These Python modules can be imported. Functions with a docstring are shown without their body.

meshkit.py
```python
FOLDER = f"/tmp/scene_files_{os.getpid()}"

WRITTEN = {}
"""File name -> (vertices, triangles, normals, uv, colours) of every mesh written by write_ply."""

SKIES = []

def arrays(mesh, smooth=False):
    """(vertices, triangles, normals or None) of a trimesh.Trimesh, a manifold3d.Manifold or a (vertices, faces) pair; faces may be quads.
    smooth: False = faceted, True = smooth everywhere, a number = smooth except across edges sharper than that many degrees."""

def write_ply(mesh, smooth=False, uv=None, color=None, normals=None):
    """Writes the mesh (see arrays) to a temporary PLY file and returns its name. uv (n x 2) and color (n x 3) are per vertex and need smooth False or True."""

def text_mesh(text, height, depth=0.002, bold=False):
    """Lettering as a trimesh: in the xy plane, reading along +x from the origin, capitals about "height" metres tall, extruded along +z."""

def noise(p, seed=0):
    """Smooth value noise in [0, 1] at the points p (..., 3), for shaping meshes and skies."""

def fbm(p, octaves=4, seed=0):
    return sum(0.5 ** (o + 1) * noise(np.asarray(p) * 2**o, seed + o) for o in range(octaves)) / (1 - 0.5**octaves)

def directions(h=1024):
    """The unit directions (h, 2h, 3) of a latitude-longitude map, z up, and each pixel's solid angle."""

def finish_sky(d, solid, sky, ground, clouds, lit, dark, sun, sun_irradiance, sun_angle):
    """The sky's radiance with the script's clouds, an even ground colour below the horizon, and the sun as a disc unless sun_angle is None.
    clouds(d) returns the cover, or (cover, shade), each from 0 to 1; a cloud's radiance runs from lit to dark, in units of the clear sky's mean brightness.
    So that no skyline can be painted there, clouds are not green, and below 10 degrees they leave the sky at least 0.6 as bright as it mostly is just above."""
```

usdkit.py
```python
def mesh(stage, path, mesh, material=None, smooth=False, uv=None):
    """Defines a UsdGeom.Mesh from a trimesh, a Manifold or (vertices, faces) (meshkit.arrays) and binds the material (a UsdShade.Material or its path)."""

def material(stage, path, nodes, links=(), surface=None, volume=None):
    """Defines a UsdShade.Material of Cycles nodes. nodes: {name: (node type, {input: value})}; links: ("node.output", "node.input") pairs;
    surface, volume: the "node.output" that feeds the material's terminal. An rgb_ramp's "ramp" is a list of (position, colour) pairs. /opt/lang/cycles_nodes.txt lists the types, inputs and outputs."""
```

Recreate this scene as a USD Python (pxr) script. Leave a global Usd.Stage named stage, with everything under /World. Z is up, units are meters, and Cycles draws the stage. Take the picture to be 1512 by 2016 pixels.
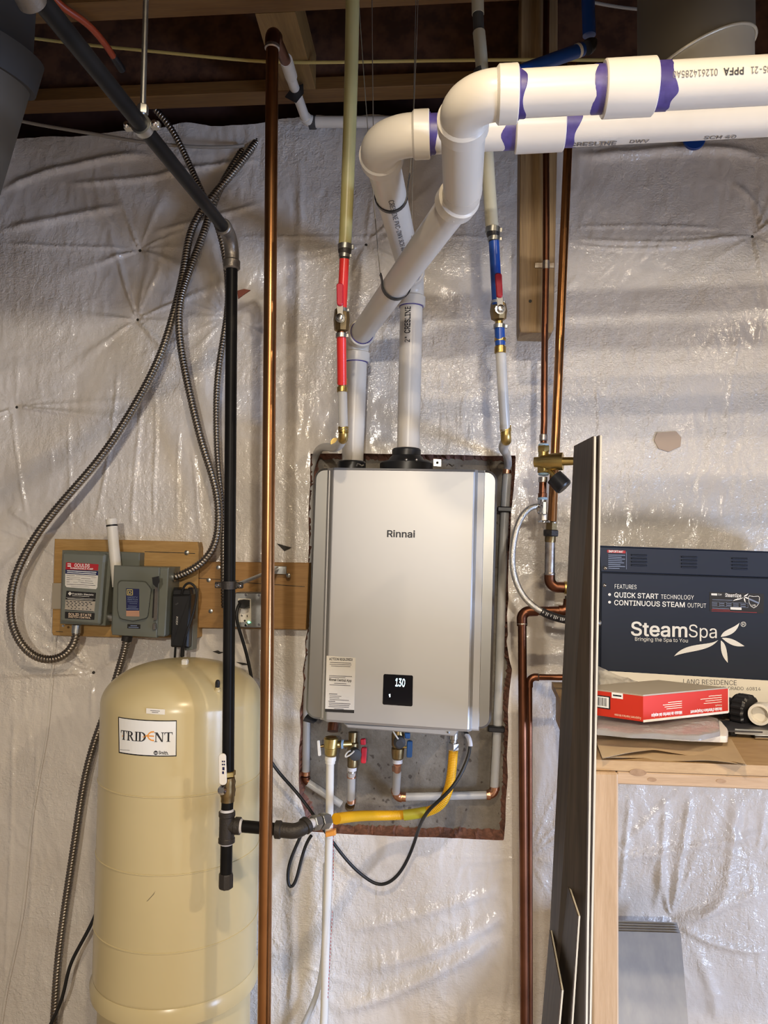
import math, random
import numpy as np, trimesh, usdkit, meshkit
from pxr import Usd, UsdGeom, UsdLux, UsdShade, Sdf, Gf
from shapely.geometry import Polygon, Point, LineString
import shapely
from scipy.spatial import Delaunay
rng = np.random.default_rng(7); random.seed(7)
stage = Usd.Stage.CreateInMemory()
UsdGeom.SetStageUpAxis(stage, UsdGeom.Tokens.z); UsdGeom.SetStageMetersPerUnit(stage, 1.0)
UsdGeom.Xform.Define(stage, '/World'); UsdGeom.Scope.Define(stage, '/World/Looks')
A = lambda *a: np.array(a, float)
# ------------------------------------------------------------------ camera
F, CX, CY, EYE = 1514.0, 756.0, 1008.0, 1.50
YAW, PITCH, ROLL = math.radians(5.0), math.radians(2.7), math.radians(0.7)
_f = A(-math.sin(YAW)*math.cos(PITCH), math.cos(YAW)*math.cos(PITCH), math.sin(PITCH))
_r = A(math.cos(YAW), math.sin(YAW), 0); _u = np.cross(_r, _f)
_cr, _sr = math.cos(ROLL), math.sin(ROLL)
CR, CU = _cr*_r + _sr*_u, _cr*_u - _sr*_r       # image right, image up
CAM = A(0, 0, EYE)
cam = UsdGeom.Camera.Define(stage, '/World/camera')
cam.CreateHorizontalApertureAttr(36.0); cam.CreateVerticalApertureAttr(48.0)
cam.CreateFocalLengthAttr(36.0*F/1512.0); cam.CreateClippingRangeAttr(Gf.Vec2f(0.02, 60))
_m = np.eye(4); _m[0, :3], _m[1, :3], _m[2, :3], _m[3, :3] = CR, CU, -_f, CAM
cam.AddTransformOp().Set(Gf.Matrix4d(_m.tolist()))
cam.GetPrim().CreateAttribute('exposure', Sdf.ValueTypeNames.Float).Set(0.0)
EXPOSURE = 0.16
cam.CreateExposureAttr(EXPOSURE)
def ray(px, py): return _f + (px-CX)/F*CR - (py-CY)/F*CU
def at(px, py, Y): d = ray(px, py); return CAM + d*(Y/d[1])
def atz(px, py, z): d = ray(px, py); return CAM + d*((z-EYE)/d[2])
def pd(px, py, d): return CAM + ray(px, py)*d
def proj(p): d = np.asarray(p)-CAM; z = d@_f; return CX+F*(d@CR)/z, CY-F*(d@CU)/z
def m_per_px(Y): return Y/F
W, CONC = 2.27, 2.325          # foil surface, concrete
# ------------------------------------------------------------------ materials
LOOKS = {}
def mat(name, color=(.5,.5,.5), rough=.5, metal=0.0, color2=None, nscale=6, stretch=None, bump=0, bscale=60, bstretch=None, ramp=(.35,.65), detail=4, **kw):
    p = {'base_color': color, 'roughness': rough, 'metallic': metal, **kw}
    nodes, links = {'p': ('principled_bsdf', p)}, []
    if color2 is not None or bump:
        nodes['g'] = ('texture_coordinate', {})
    if color2 is not None:
        src = 'g.object'
        if stretch is not None:
            nodes['mp'] = ('mapping', {'scale': stretch}); links.append(('g.object', 'mp.vector')); src = 'mp.vector'
        nodes['n'] = ('noise_texture', {'scale': nscale, 'detail': detail, 'roughness': .6})
        nodes['r'] = ('rgb_ramp', {'ramp': [(0, color), (ramp[0], color), (ramp[1], color2), (1, color2)]})
        links += [(src, 'n.vector'), ('n.fac', 'r.fac'), ('r.color', 'p.base_color')]
    if bump:
        src = 'g.object'
        if bstretch is not None:
            nodes['bm'] = ('mapping', {'scale': bstretch}); links.append(('g.object', 'bm.vector')); src = 'bm.vector'
        nodes['bn'] = ('noise_texture', {'scale': bscale, 'detail': 3})
        nodes['b'] = ('bump', {'strength': bump, 'distance': .002})
        links += [(src, 'bn.vector'), ('bn.fac', 'b.height'), ('b.normal', 'p.normal')]
    LOOKS[name] = usdkit.material(stage, '/World/Looks/'+name, nodes, links, surface='p.BSDF')
    return LOOKS[name]
def wood(name, c1, c2, stretch, nscale=1.0, rough=.6, ring=14):
    nodes = {'g': ('texture_coordinate', {}), 'mp': ('mapping', {'scale': stretch}),
        'n': ('noise_texture', {'scale': nscale*ring, 'detail': 5, 'roughness': .62, 'distortion': .6}),
        'n2': ('noise_texture', {'scale': nscale*ring*5, 'detail': 3}),
        'mx': ('mix', {'mix_type': 'mix', 'fac': .3}),
        'r': ('rgb_ramp', {'ramp': [(0, c2), (.36, c2), (.6, c1), (1, c1)]}),
        'b': ('bump', {'strength': .25, 'distance': .001}), 'p': ('principled_bsdf', {'roughness': rough})}
    links = [('g.object', 'mp.vector'), ('mp.vector', 'n.vector'), ('mp.vector', 'n2.vector'), ('n.color', 'mx.color1'), ('n2.color', 'mx.color2'),
        ('mx.color', 'r.fac'), ('r.color', 'p.base_color'), ('n2.fac', 'b.height'), ('b.normal', 'p.normal')]
    nodes['bw'] = ('rgb_to_bw', {}); links[5] = ('mx.color', 'bw.color'); links.append(('bw.val', 'r.fac'))
    LOOKS[name] = usdkit.material(stage, '/World/Looks/'+name, nodes, links, surface='p.BSDF'); return LOOKS[name]
def foil_material():
    nodes = {'g': ('geometry', {}), 'n1': ('noise_texture', {'scale': 95, 'detail': 2.0, 'roughness': .5, 'distortion': .8}),
        'mp': ('mapping', {'scale': (60, 60, 330)}), 'n2': ('noise_texture', {'scale': 1.0, 'detail': 1}), 'mps': ('mapping', {'scale': (55, 55, 14)}), 'n4': ('noise_texture', {'scale': 1.0, 'detail': 3, 'distortion': .7}),
        'n3': ('noise_texture', {'scale': 3.0, 'detail': 4}), 'mpc': ('mapping', {'scale': (1.2, 1.2, 2.2)}), 'nm': ('noise_texture', {'scale': 3.6, 'detail': 2}), 'rm': ('rgb_ramp', {'ramp': [(0, (.12,.12,.12)), (.38, (.2,.2,.2)), (.62, (1,1,1)), (1, (1,1,1))]}),
        'r': ('rgb_ramp', {'ramp': [(0, (.68,.625,.57)), (.35, (.72,.67,.62)), (.65, (.78,.735,.69)), (1, (.80,.76,.72))]}),
        'mr': ('math', {'math_type': 'multiply', 'value2': .30}), 'm4': ('math', {'math_type': 'multiply', 'value2': .8}), 'ad': ('math', {'math_type': 'add'}), 'a2': ('math', {'math_type': 'add'}), 'mm': ('math', {'math_type': 'multiply'}),
        'b': ('bump', {'strength': .72, 'distance': .005}),
        'p': ('principled_bsdf', {'roughness': .45, 'specular_ior_level': .3, 'coat_weight': 1.0, 'coat_roughness': .12, 'coat_ior': 1.6})}
    links = [('g.position', 'n1.vector'), ('g.position', 'mp.vector'), ('mp.vector', 'n2.vector'), ('g.position', 'mps.vector'), ('mps.vector', 'n4.vector'), ('g.position', 'nm.vector'), ('nm.fac', 'rm.fac'), ('g.position', 'mpc.vector'), ('mpc.vector', 'n3.vector'), ('n3.fac', 'r.fac'),
        ('r.color', 'p.base_color'), ('n2.fac', 'mr.value1'), ('n1.fac', 'ad.value1'), ('mr.value', 'ad.value2'), ('n4.fac', 'm4.value1'), ('ad.value', 'a2.value1'), ('m4.value', 'a2.value2'), ('a2.value', 'mm.value1'), ('rm.color', 'mm.value2'), ('mm.value', 'b.height'), ('b.normal', 'p.normal'), ('b.normal', 'p.coat_normal')]
    LOOKS['foil'] = usdkit.material(stage, '/World/Looks/foil', nodes, links, surface='p.BSDF')
foil_material()
def emit(name, color, strength):
    LOOKS[name] = usdkit.material(stage, '/World/Looks/'+name, {'e': ('emission', {'color': color, 'strength': strength})}, [], surface='e.emission')
_cn = {'g': ('texture_coordinate', {}), 'n': ('noise_texture', {'scale': 7, 'detail': 6, 'roughness': .68}), 'r': ('rgb_ramp', {'ramp': [(0, (.13,.105,.08)), (.40, (.17,.145,.115)), (.5, (.22,.195,.16)), (.64, (.29,.265,.225)), (1, (.31,.285,.245))]}),
    'v': ('noise_texture', {'scale': 62, 'detail': 1.0}), 'rv': ('rgb_ramp', {'ramp': [(0, (.3,.26,.24)), (.27, (.35,.3,.28)), (.33, (1,1,1)), (1, (1,1,1))]}), 'n2': ('noise_texture', {'scale': 170, 'detail': 3}), 'mx': ('mix', {'mix_type': 'multiply', 'fac': .8}), 'b': ('bump', {'strength': .6, 'distance': .003}), 'p': ('principled_bsdf', {'roughness': .9})}
LOOKS['concrete'] = usdkit.material(stage, '/World/Looks/concrete', _cn, [('g.object', 'n.vector'), ('g.object', 'v.vector'), ('g.object', 'n2.vector'), ('n.fac', 'r.fac'), ('v.fac', 'rv.fac'), ('r.color', 'mx.color1'), ('rv.color', 'mx.color2'), ('mx.color', 'p.base_color'), ('n2.fac', 'b.height'), ('b.normal', 'p.normal')], surface='p.BSDF')
mat('fiber', (.20,.10,.075), .95, color2=(.36,.17,.12), nscale=60, bump=.9, bscale=160)
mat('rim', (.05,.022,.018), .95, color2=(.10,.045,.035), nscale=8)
mat('pvc', (.64,.60,.545), .32, color2=(.69,.65,.59), nscale=5)
mat('pvc_plain', (.66,.62,.555), .33)
mat('primer', (.045,.032,.16), .4, color2=(.085,.065,.26), nscale=30)
mat('ink', (.03,.03,.035), .6); mat('ink_grey', (.16,.15,.15), .6); mat('ink_red', (.45,.03,.03), .6)
mat('pex_clear', (.70,.70,.69), .3, transmission_weight=.35, ior=1.45)
mat('pex_yellow', (.40,.36,.15), .35, color2=(.47,.43,.21), nscale=4, transmission_weight=.1)
mat('pex_milky', (.56,.54,.42), .35, color2=(.62,.60,.50), nscale=4, transmission_weight=.1)
mat('pex_red', (.72,.035,.03), .3); mat('pex_blue', (.012,.06,.30), .3); mat('pex_orange', (.32,.05,.016), .4)
mat('brass', (.60,.44,.16), .38, 1.0, color2=(.50,.35,.12), nscale=25)
mat('brass_dark', (.22,.16,.08), .4, 1.0, color2=(.32,.23,.11), nscale=25)
mat('copper', (.52,.26,.11), .28, 1.0, color2=(.38,.175,.07), nscale=5)
mat('copper_dull', (.25,.105,.058), .38, 1.0, color2=(.15,.06,.035), nscale=6)
mat('copper_ring', (.68,.36,.22), .3, 1.0)
mat('solder', (.58,.55,.52), .4, 1.0, color2=(.40,.33,.28), nscale=60)
mat('steel', (.50,.48,.45), .3, 1.0); mat('galvanized', (.55,.56,.55), .38, 1.0, color2=(.42,.43,.42), nscale=30)
mat('conduit', (.34,.31,.27), .33, 1.0, color2=(.24,.21,.18), nscale=9)
mat('chrome', (.75,.76,.78), .15, 1.0); mat('stainless', (.58,.57,.54), .3, 1.0, bump=.6, bscale=700)
mat('black_iron', (.006,.006,.0065), .38, color2=(.011,.0105,.0105), nscale=9, specular_ior_level=.12)
mat('cast_iron', (.045,.04,.037), .5, .4, bump=.4, bscale=220); mat('cast_steel', (.20,.18,.16), .42, .8, bump=.3, bscale=160)
mat('enclosure', (.145,.155,.13), .42, color2=(.165,.175,.15), nscale=4)
mat('tank', (.61,.51,.285), .25, color2=(.64,.535,.305), nscale=2.2)
mat('tank_mark', (.25,.21,.13), .5)
mat('silver', (.50,.495,.49), .47, .74); mat('silver_dark', (.33,.325,.31), .36, .85)
mat('plastic_black', (.015,.015,.017), .38); mat('rubber', (.013,.013,.014), .5); mat('glass_black', (.006,.006,.009), .06)
mat('label_white', (.70,.67,.61), .5); mat('white_plastic', (.82,.78,.70), .4); mat('paper', (.80,.76,.67), .7); mat('paper_white', (.80,.77,.74), .6)
mat('label_red', (.42,.015,.025), .5); mat('label_blue', (.008,.012,.075), .5); mat('label_black', (.012,.01,.01), .5); mat('label_peach', (.50,.27,.17), .5)
mat('label_gold', (.62,.50,.16), .5); mat('print_orange', (.85,.33,.05), .5); mat('print_cream', (.80,.62,.45), .5); mat('print_grey_blue', (.20,.25,.38), .5)
mat('navy', (.026,.033,.054), .42, color2=(.028,.036,.058), nscale=3, specular_ior_level=.22); mat('print_white', (.86,.86,.84), .45); mat('print_dark_red', (.30,.02,.03), .5); mat('sheet_dark', (.03,.03,.032), .5)
mat('hose_yellow', (.70,.36,.004), .42); mat('tag_yellow', (.42,.36,.02), .5)
mat('lever_red', (.55,.02,.04), .4); mat('lever_blue', (.02,.10,.28), .4); mat('insulation_grey', (.05,.05,.052), .7); mat('tape_white', (.62,.62,.66), .5); mat('tape_blue', (.30,.45,.60), .5)
mat('cardboard', (.50,.37,.225), .8, color2=(.45,.32,.19), nscale=12); mat('cardboard_grey', (.40,.35,.28), .8); mat('box_red', (.55,.032,.014), .55, specular_ior_level=.2); mat('box_white', (.80,.77,.72), .5)
mat('clear_film', (.86,.85,.83), .12, transmission_weight=.75, ior=1.2, color2=(.8,.78,.76), nscale=20, bump=1.0, bscale=40)
mat('sensor_dark', (.05,.05,.06), .4)
mat('plank_dark', (.040,.030,.024), .5, color2=(.075,.056,.044), nscale=9, stretch=(6,6,.5), specular_ior_level=.25)
mat('plank_grey', (.30,.30,.31), .38, color2=(.36,.355,.35), nscale=7, stretch=(4,4,.6))
mat('plank_core', (.56,.52,.42), .6); mat('plank_core_dark', (.08,.065,.055), .6)
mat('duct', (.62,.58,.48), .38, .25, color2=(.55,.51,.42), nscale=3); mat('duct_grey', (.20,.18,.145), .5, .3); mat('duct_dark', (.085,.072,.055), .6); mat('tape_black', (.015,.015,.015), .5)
mat('romex', (.46,.36,.12), .5); mat('cable_grey', (.30,.27,.23), .5); mat('wire', (.40,.38,.34), .35, .8)
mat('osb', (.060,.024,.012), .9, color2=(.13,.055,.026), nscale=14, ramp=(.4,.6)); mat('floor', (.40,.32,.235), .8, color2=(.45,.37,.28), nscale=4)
mat('room_wall', (.13,.115,.10), .85); mat('tan_print', (.52,.40,.31), .6); mat('nail', (.03,.025,.02), .6); mat('tear_red', (.28,.09,.06), .8)
mat('lamp_base', (.7,.7,.68), .4)
mat('knot', (.24,.14,.075), .6, color2=(.34,.215,.12), nscale=60)
wood('wood_board', (.48,.29,.10), (.36,.20,.06), (.6, 2, 7)); wood('wood_board_dark', (.40,.22,.075), (.29,.15,.045), (.5, 2, 7))
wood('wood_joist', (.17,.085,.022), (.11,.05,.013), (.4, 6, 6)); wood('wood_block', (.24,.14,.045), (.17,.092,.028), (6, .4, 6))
wood('wood_treated', (.36,.24,.115), (.17,.10,.045), (5, 2, .22), ring=9)
wood('wood_bench', (.47,.325,.20), (.36,.235,.13), (.5, 4, 7)); wood('wood_leg', (.46,.315,.19), (.37,.24,.13), (6, 6, .5)); wood('wood_top', (.46,.31,.16), (.34,.21,.10), (.7, 3, 3))
# ------------------------------------------------------------------ lights
def bulb(name, loc, power, color=(1, .80, .56), r=.035):
    l = UsdLux.SphereLight.Define(stage, '/World/'+name)
    l.CreateRadiusAttr(r); l.CreateIntensityAttr(power/(4*math.pi*math.pi*r*r)); l.CreateColorAttr(Gf.Vec3f(*color)); l.CreateNormalizeAttr(False)
    l.AddTranslateOp().Set(Gf.Vec3d(*map(float, loc)))
bulb('bulb_light', (0.15, -2.7, EYE+0.62), 205, (1, .91, .78), .05)
def downlight(name, loc, power, color, r=.045):      # small round ceiling lamp shining down
    l = UsdLux.DiskLight.Define(stage, '/World/'+name); l.CreateRadiusAttr(r); l.CreateIntensityAttr(power/(math.pi*math.pi*r*r)); l.CreateColorAttr(Gf.Vec3f(*color)); l.CreateNormalizeAttr(False)
    l.AddTranslateOp().Set(Gf.Vec3d(*map(float, loc)))
downlight('bulb_light_001', (0.02, 0.12, EYE+1.06), 26, (1, .80, .54))
downlight('bulb_light_002', (1.45, -0.05, EYE+1.06), 32, (1, .82, .58))
nrm0 = lambda v: v/np.linalg.norm(v)
w = UsdLux.RectLight.Define(stage, '/World/window_light')      # daylight from the low window on the right
w.CreateWidthAttr(2.0); w.CreateHeightAttr(1.2); w.CreateIntensityAttr(46.0); w.CreateColorAttr(Gf.Vec3f(.50, .66, 1.0))
_n = A(-1, 0, 0); _xx = np.cross(A(0, 0, 1), -_n); _yy = A(0, 0, 1)
_g = np.eye(4); _g[0, :3], _g[1, :3], _g[2, :3], _g[3, :3] = _xx, _yy, -_n, (3.3, .10, .72)
w.AddTransformOp().Set(Gf.Matrix4d(_g.tolist()))
# ------------------------------------------------------------------ helpers: things
def _clean(M):
    v, f, _ = meshkit.arrays(M); return np.asarray(v, float), np.asarray(f, int)
def cat(*ms):
    vs, fs, o = [], [], 0
    for m in ms:
        v, f = _clean(m); vs.append(v); fs.append(f+o); o += len(v)
    return trimesh.Trimesh(np.vstack(vs), np.vstack(fs), process=False)
USED = {}
def numbered(path):
    k = USED.get(path, 0); USED[path] = k+1
    return path if k == 0 else '%s_%03d' % (path, k)
class Thing:
    def __init__(s, name, label=None, category=None, group=None, kind=None):
        s.path = numbered('/World/'+name); s.prim = UsdGeom.Xform.Define(stage, s.path); s.parts = []; s.used = {}
        p = s.prim.GetPrim()
        for k, v in (('label', label), ('category', category), ('group', group), ('kind', kind)):
            if v: p.SetCustomDataByKey(k, v)
    def add(s, name, m, look, parent=None, label=None, smooth=35, kind=None):
        base = (parent or '') + '/' + name
        k = s.used.get(base, 0); s.used[base] = k+1
        sub = base if k == 0 else '%s_%03d' % (base, k)
        s.parts.append((sub, m, look, label, smooth, kind)); return sub
    def done(s):
        vs = np.vstack([_clean(p[1])[0] for p in s.parts]); lo, hi = vs.min(0), vs.max(0)
        o = A((lo[0]+hi[0])/2, (lo[1]+hi[1])/2, lo[2])
        s.prim.AddTranslateOp().Set(Gf.Vec3d(*o))
        for sub, m, look, label, smooth, kind in s.parts:
            v, f = _clean(m)
            g = usdkit.mesh(stage, s.path+sub, (v-o, f), LOOKS[look], smooth=smooth)
            if label: g.GetPrim().SetCustomDataByKey('label', label)
            if kind: g.GetPrim().SetCustomDataByKey('kind', kind)
        return s
# ------------------------------------------------------------------ helpers: shapes
def nrm(v): v = np.asarray(v, float); return v/np.linalg.norm(v)
def spline(pts, step=.006):
    p = np.asarray(pts, float)
    if len(p) == 2: n = max(2, int(np.linalg.norm(p[1]-p[0])/step)); return np.linspace(p[0], p[1], n+1)
    t = np.r_[0, np.cumsum(np.linalg.norm(np.diff(p, axis=0), axis=1)**.5)]
    from scipy.interpolate import CubicSpline
    c = CubicSpline(t, p); q = c(np.linspace(0, t[-1], 400)); L = np.r_[0, np.cumsum(np.linalg.norm(np.diff(q, axis=0), axis=1))]
    s = np.linspace(0, L[-1], max(3, int(L[-1]/step)+1)); return np.stack([np.interp(s, L, q[:, k]) for k in range(3)], 1)
def tube(path, r, n=20, caps=True, twist=None):
    p = np.asarray(path, float); m = len(p); T = np.gradient(p, axis=0); T /= np.linalg.norm(T, axis=1, keepdims=True)+1e-12
    a = np.cross(T[0], A(0, 0, 1) if abs(T[0][2]) < .9 else A(1, 0, 0)); a = nrm(a); fr = []
    for i in range(m):
        a = a - T[i]*np.dot(a, T[i]); a = nrm(a); fr.append((a, np.cross(T[i], a)))
    ang = np.arange(n)*2*math.pi/n; R = np.broadcast_to(np.asarray(r, float).reshape(-1, 1) if np.ndim(r) == 1 else r, (m, n))
    v = np.concatenate([p[i] + R[i][:, None]*(np.cos(ang)[:, None]*fr[i][0] + np.sin(ang)[:, None]*fr[i][1]) for i in range(m)])
    i, j = np.meshgrid(np.arange(m-1), np.arange(n), indexing='ij'); k = (j+1) % n
    f = np.stack([i*n+j, i*n+k, (i+1)*n+k, (i+1)*n+j], -1).reshape(-1, 4); f = np.vstack([f[:, [0, 1, 2]], f[:, [0, 2, 3]]])
    if caps:
        c0, c1 = len(v), len(v)+1; v = np.vstack([v, p[0], p[-1]]); j = np.arange(n); k = (j+1) % n
        f = np.vstack([f, np.stack([np.full(n, c0), k, j], 1), np.stack([np.full(n, c1), (m-1)*n+j, (m-1)*n+k], 1)])
    return trimesh.Trimesh(v, f, process=False)
def rod(a, b, r, n=20): return tube([a, b], r, n)
def lathe(o, axis, prof, n=28):
    """prof: (t along the axis, radius)"""
    o, ax = np.asarray(o, float), nrm(axis); return tube([o+ax*t for t, _ in spread(prof)], A(*[r for _, r in spread(prof)]), n) if False else _lathe(o, ax, prof, n)
def spread(p): return p
def _lathe(o, ax, prof, n=28):
    ax = nrm(ax); o = np.asarray(o, float); a = nrm(np.cross(ax, A(0, 0, 1) if abs(ax[2]) < .9 else A(1, 0, 0))); b = np.cross(ax, a)
    ang = np.arange(n)*2*math.pi/n; ring = np.cos(ang)[:, None]*a + np.sin(ang)[:, None]*b
    v = np.concatenate([o+ax*t+ring*max(r, 1e-5) for t, r in prof]); m = len(prof)
    i, j = np.meshgrid(np.arange(m-1), np.arange(n), indexing='ij'); k = (j+1) % n
    f = np.stack([i*n+j, i*n+k, (i+1)*n+k, (i+1)*n+j], -1).reshape(-1, 4); f = np.vstack([f[:, [0, 1, 2]], f[:, [0, 2, 3]]])
    c0, c1 = len(v), len(v)+1; v = np.vstack([v, o+ax*prof[0][0], o+ax*prof[-1][0]]); j = np.arange(n); k = (j+1) % n
    f = np.vstack([f, np.stack([np.full(n, c0), k, j], 1), np.stack([np.full(n, c1), (m-1)*n+j, (m-1)*n+k], 1)])
    return trimesh.Trimesh(v, f, process=False)
def hexnut(o, axis, R, h): return _lathe(np.asarray(o, float), nrm(axis), [(0, R*.9), (h*.12, R), (h*.88, R), (h, R*.9)], 6)
def hull(pts): return trimesh.convex.convex_hull(np.asarray(pts, float))
def box3(c, ex, ey, ez, sx, sy, sz, b=.002):
    """chamfered box: centre, unit axes, full sizes"""
    c = np.asarray(c, float); P = []
    b = min(b, sx*.45, sy*.45, sz*.45)
    for i in (-1, 1):
        for j in (-1, 1):
            for k in (-1, 1):
                for d in range(3):
                    s = A(sx/2, sy/2, sz/2); s = s-b; s[d] += b
                    P.append(c + i*s[0]*np.asarray(ex) + j*s[1]*np.asarray(ey) + k*s[2]*np.asarray(ez))
    return hull(P)
X3, Y3, Z3 = A(1, 0, 0), A(0, 1, 0), A(0, 0, 1)
def ccw(p): p = np.asarray(p, float); return p if Polygon(p).exterior.is_ccw else p[::-1]
def prism_xz(poly, y0, y1, bevel=0.0):
    """poly (n,2) in x,z; front y0 (near the camera), back y1; bevel on the front edge"""
    p = ccw(poly); n = len(p)
    e = np.roll(p, -1, 0)-p; e /= np.linalg.norm(e, axis=1, keepdims=True)+1e-12; nn = np.stack([e[:, 1], -e[:, 0]], 1)
    k = nn + np.roll(nn, 1, 0); k /= (1+np.sum(nn*np.roll(nn, 1, 0), 1))[:, None]
    rings = [(p-k*bevel, y0), (p, y0+bevel), (p, y1)] if bevel else [(p, y0), (p, y1)]
    v = np.concatenate([np.stack([q[:, 0], np.full(n, y), q[:, 1]], 1) for q, y in rings]); m = len(rings)
    i, j = np.meshgrid(np.arange(m-1), np.arange(n), indexing='ij'); q = (j+1) % n
    f = np.stack([i*n+j, (i+1)*n+j, (i+1)*n+q, i*n+q], -1).reshape(-1, 4); f = np.vstack([f[:, [0, 1, 2]], f[:, [0, 2, 3]]])[:, ::-1]
    import mapbox_earcut as earcut
    t = np.asarray(earcut.triangulate_float64(rings[0][0], np.array([n]))).reshape(-1, 3)
    a = rings[0][0]; cr = np.cross(a[t[:, 1]]-a[t[:, 0]], a[t[:, 2]]-a[t[:, 0]]); t = np.where((cr > 0)[:, None], t, t[:, ::-1])
    f = np.vstack([f, t, t[:, ::-1]+(m-1)*n])
    M = trimesh.Trimesh(v, f, process=False)
    if M.volume < 0: M.invert()
    return M
def pxpoly(pts, Y): return np.array([at(x, y, Y)[[0, 2]] for x, y in pts])
def rounded(pts, r, k=4):
    g = Polygon(pts).buffer(-r, join_style='mitre').buffer(r, quad_segs=k); return np.array(g.exterior.coords)[:-1]
def slab(pts, Yf, Yb, bevel=0.0, r=0):
    """image outline placed on the plane y = Yf and carried straight back to Yb"""
    if r: pts = rounded(pts, r)
    return prism_xz(pxpoly(pts, Yf), Yf, Yb, bevel)
def text(txt, p1, p2, cap, Y, bold=False, t=.0006, lift=.0004):
    """lettering on the plane y = Y, baseline from image point p1 to p2, capitals cap pixels high"""
    a, b = at(*p1, Y), at(*p2, Y); ex = b-a; L = np.linalg.norm(ex); ex /= L; ez = np.cross(ex, Y3); ez = nrm(ez); ez = ez if ez[2] > 0 else -ez
    h = cap*Y/F*1.0; m = meshkit.text_mesh(txt, h, t, bold); v = np.array(m.vertices)
    s = L/max(v[:, 0].max()-v[:, 0].min(), 1e-6); v[:, 0] = (v[:, 0]-v[:, 0].min())*s
    w = a + v[:, :1]*ex + v[:, 1:2]*ez - (v[:, 2:3]+lift)*Y3
    return trimesh.Trimesh(w, m.faces, process=False)
def wraptext(txt, o, axis, rad0, r, L, cap, bold=False, t=.0004, y0=0.0):
    """lettering round a pipe: x along axis (length L), y round the circumference from rad0"""
    m = meshkit.text_mesh(txt, cap, t, bold); v = np.array(m.vertices); v[:, 0] = (v[:, 0]-v[:, 0].min())*L/(v[:, 0].max()-v[:, 0].min())
    ax = nrm(axis); a = nrm(rad0-ax*np.dot(rad0, ax)); b = np.cross(a, ax); th = (v[:, 1]+y0)/r
    R = r+.0003+v[:, 2]
    w = o + v[:, :1]*ax + R[:, None]*(np.cos(th)[:, None]*a + np.sin(th)[:, None]*b)
    return trimesh.Trimesh(w, m.faces, process=False)
def bars(rects, Y, t=.0005, lift=.0003):
    """small printed lines: image quads (x0,y0,x1,y1,h[,slope])"""
    ms = []
    for x0, y0, x1, y1, h in rects: ms.append(prism_xz(pxpoly([(x0, y0-h/2), (x1, y1-h/2), (x1, y1+h/2), (x0, y0+h/2)], Y), Y-lift-t, Y-lift))
    return cat(*ms)
def fillet(a, c, b, R, n=14):
    u, v = nrm(a-c), nrm(b-c); th = math.acos(np.clip(np.dot(u, v), -1, 1)); d = R/math.tan(th/2)
    ctr = c + nrm(u+v)*R/math.sin(th/2); s, e = c+u*d, c+v*d; o1, o2 = s-ctr, e-ctr; om = math.acos(np.clip(np.dot(o1, o2)/R/R, -1, 1))
    return np.array([ctr + (math.sin((1-t)*om)*o1 + math.sin(t*om)*o2)/math.sin(om) for t in np.linspace(0, 1, n)])
def elbow_meshes(a, c, b, R, rb, rh, hub, lip=.0015):
    """bend body and its two hubs"""
    arc = fillet(a, c, b, R); u, v = nrm(a-c), nrm(b-c)
    body = tube(np.vstack([arc[0]+u*.002, arc, arc[-1]+v*.002]), rb, 28)
    prof = [(-.003, rb*.97), (0, rh-lip), (lip, rh), (hub-lip, rh), (hub, rh-lip)]
    return body, _lathe(arc[0], u, prof, 32), _lathe(arc[-1], v, prof, 32), arc
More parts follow.
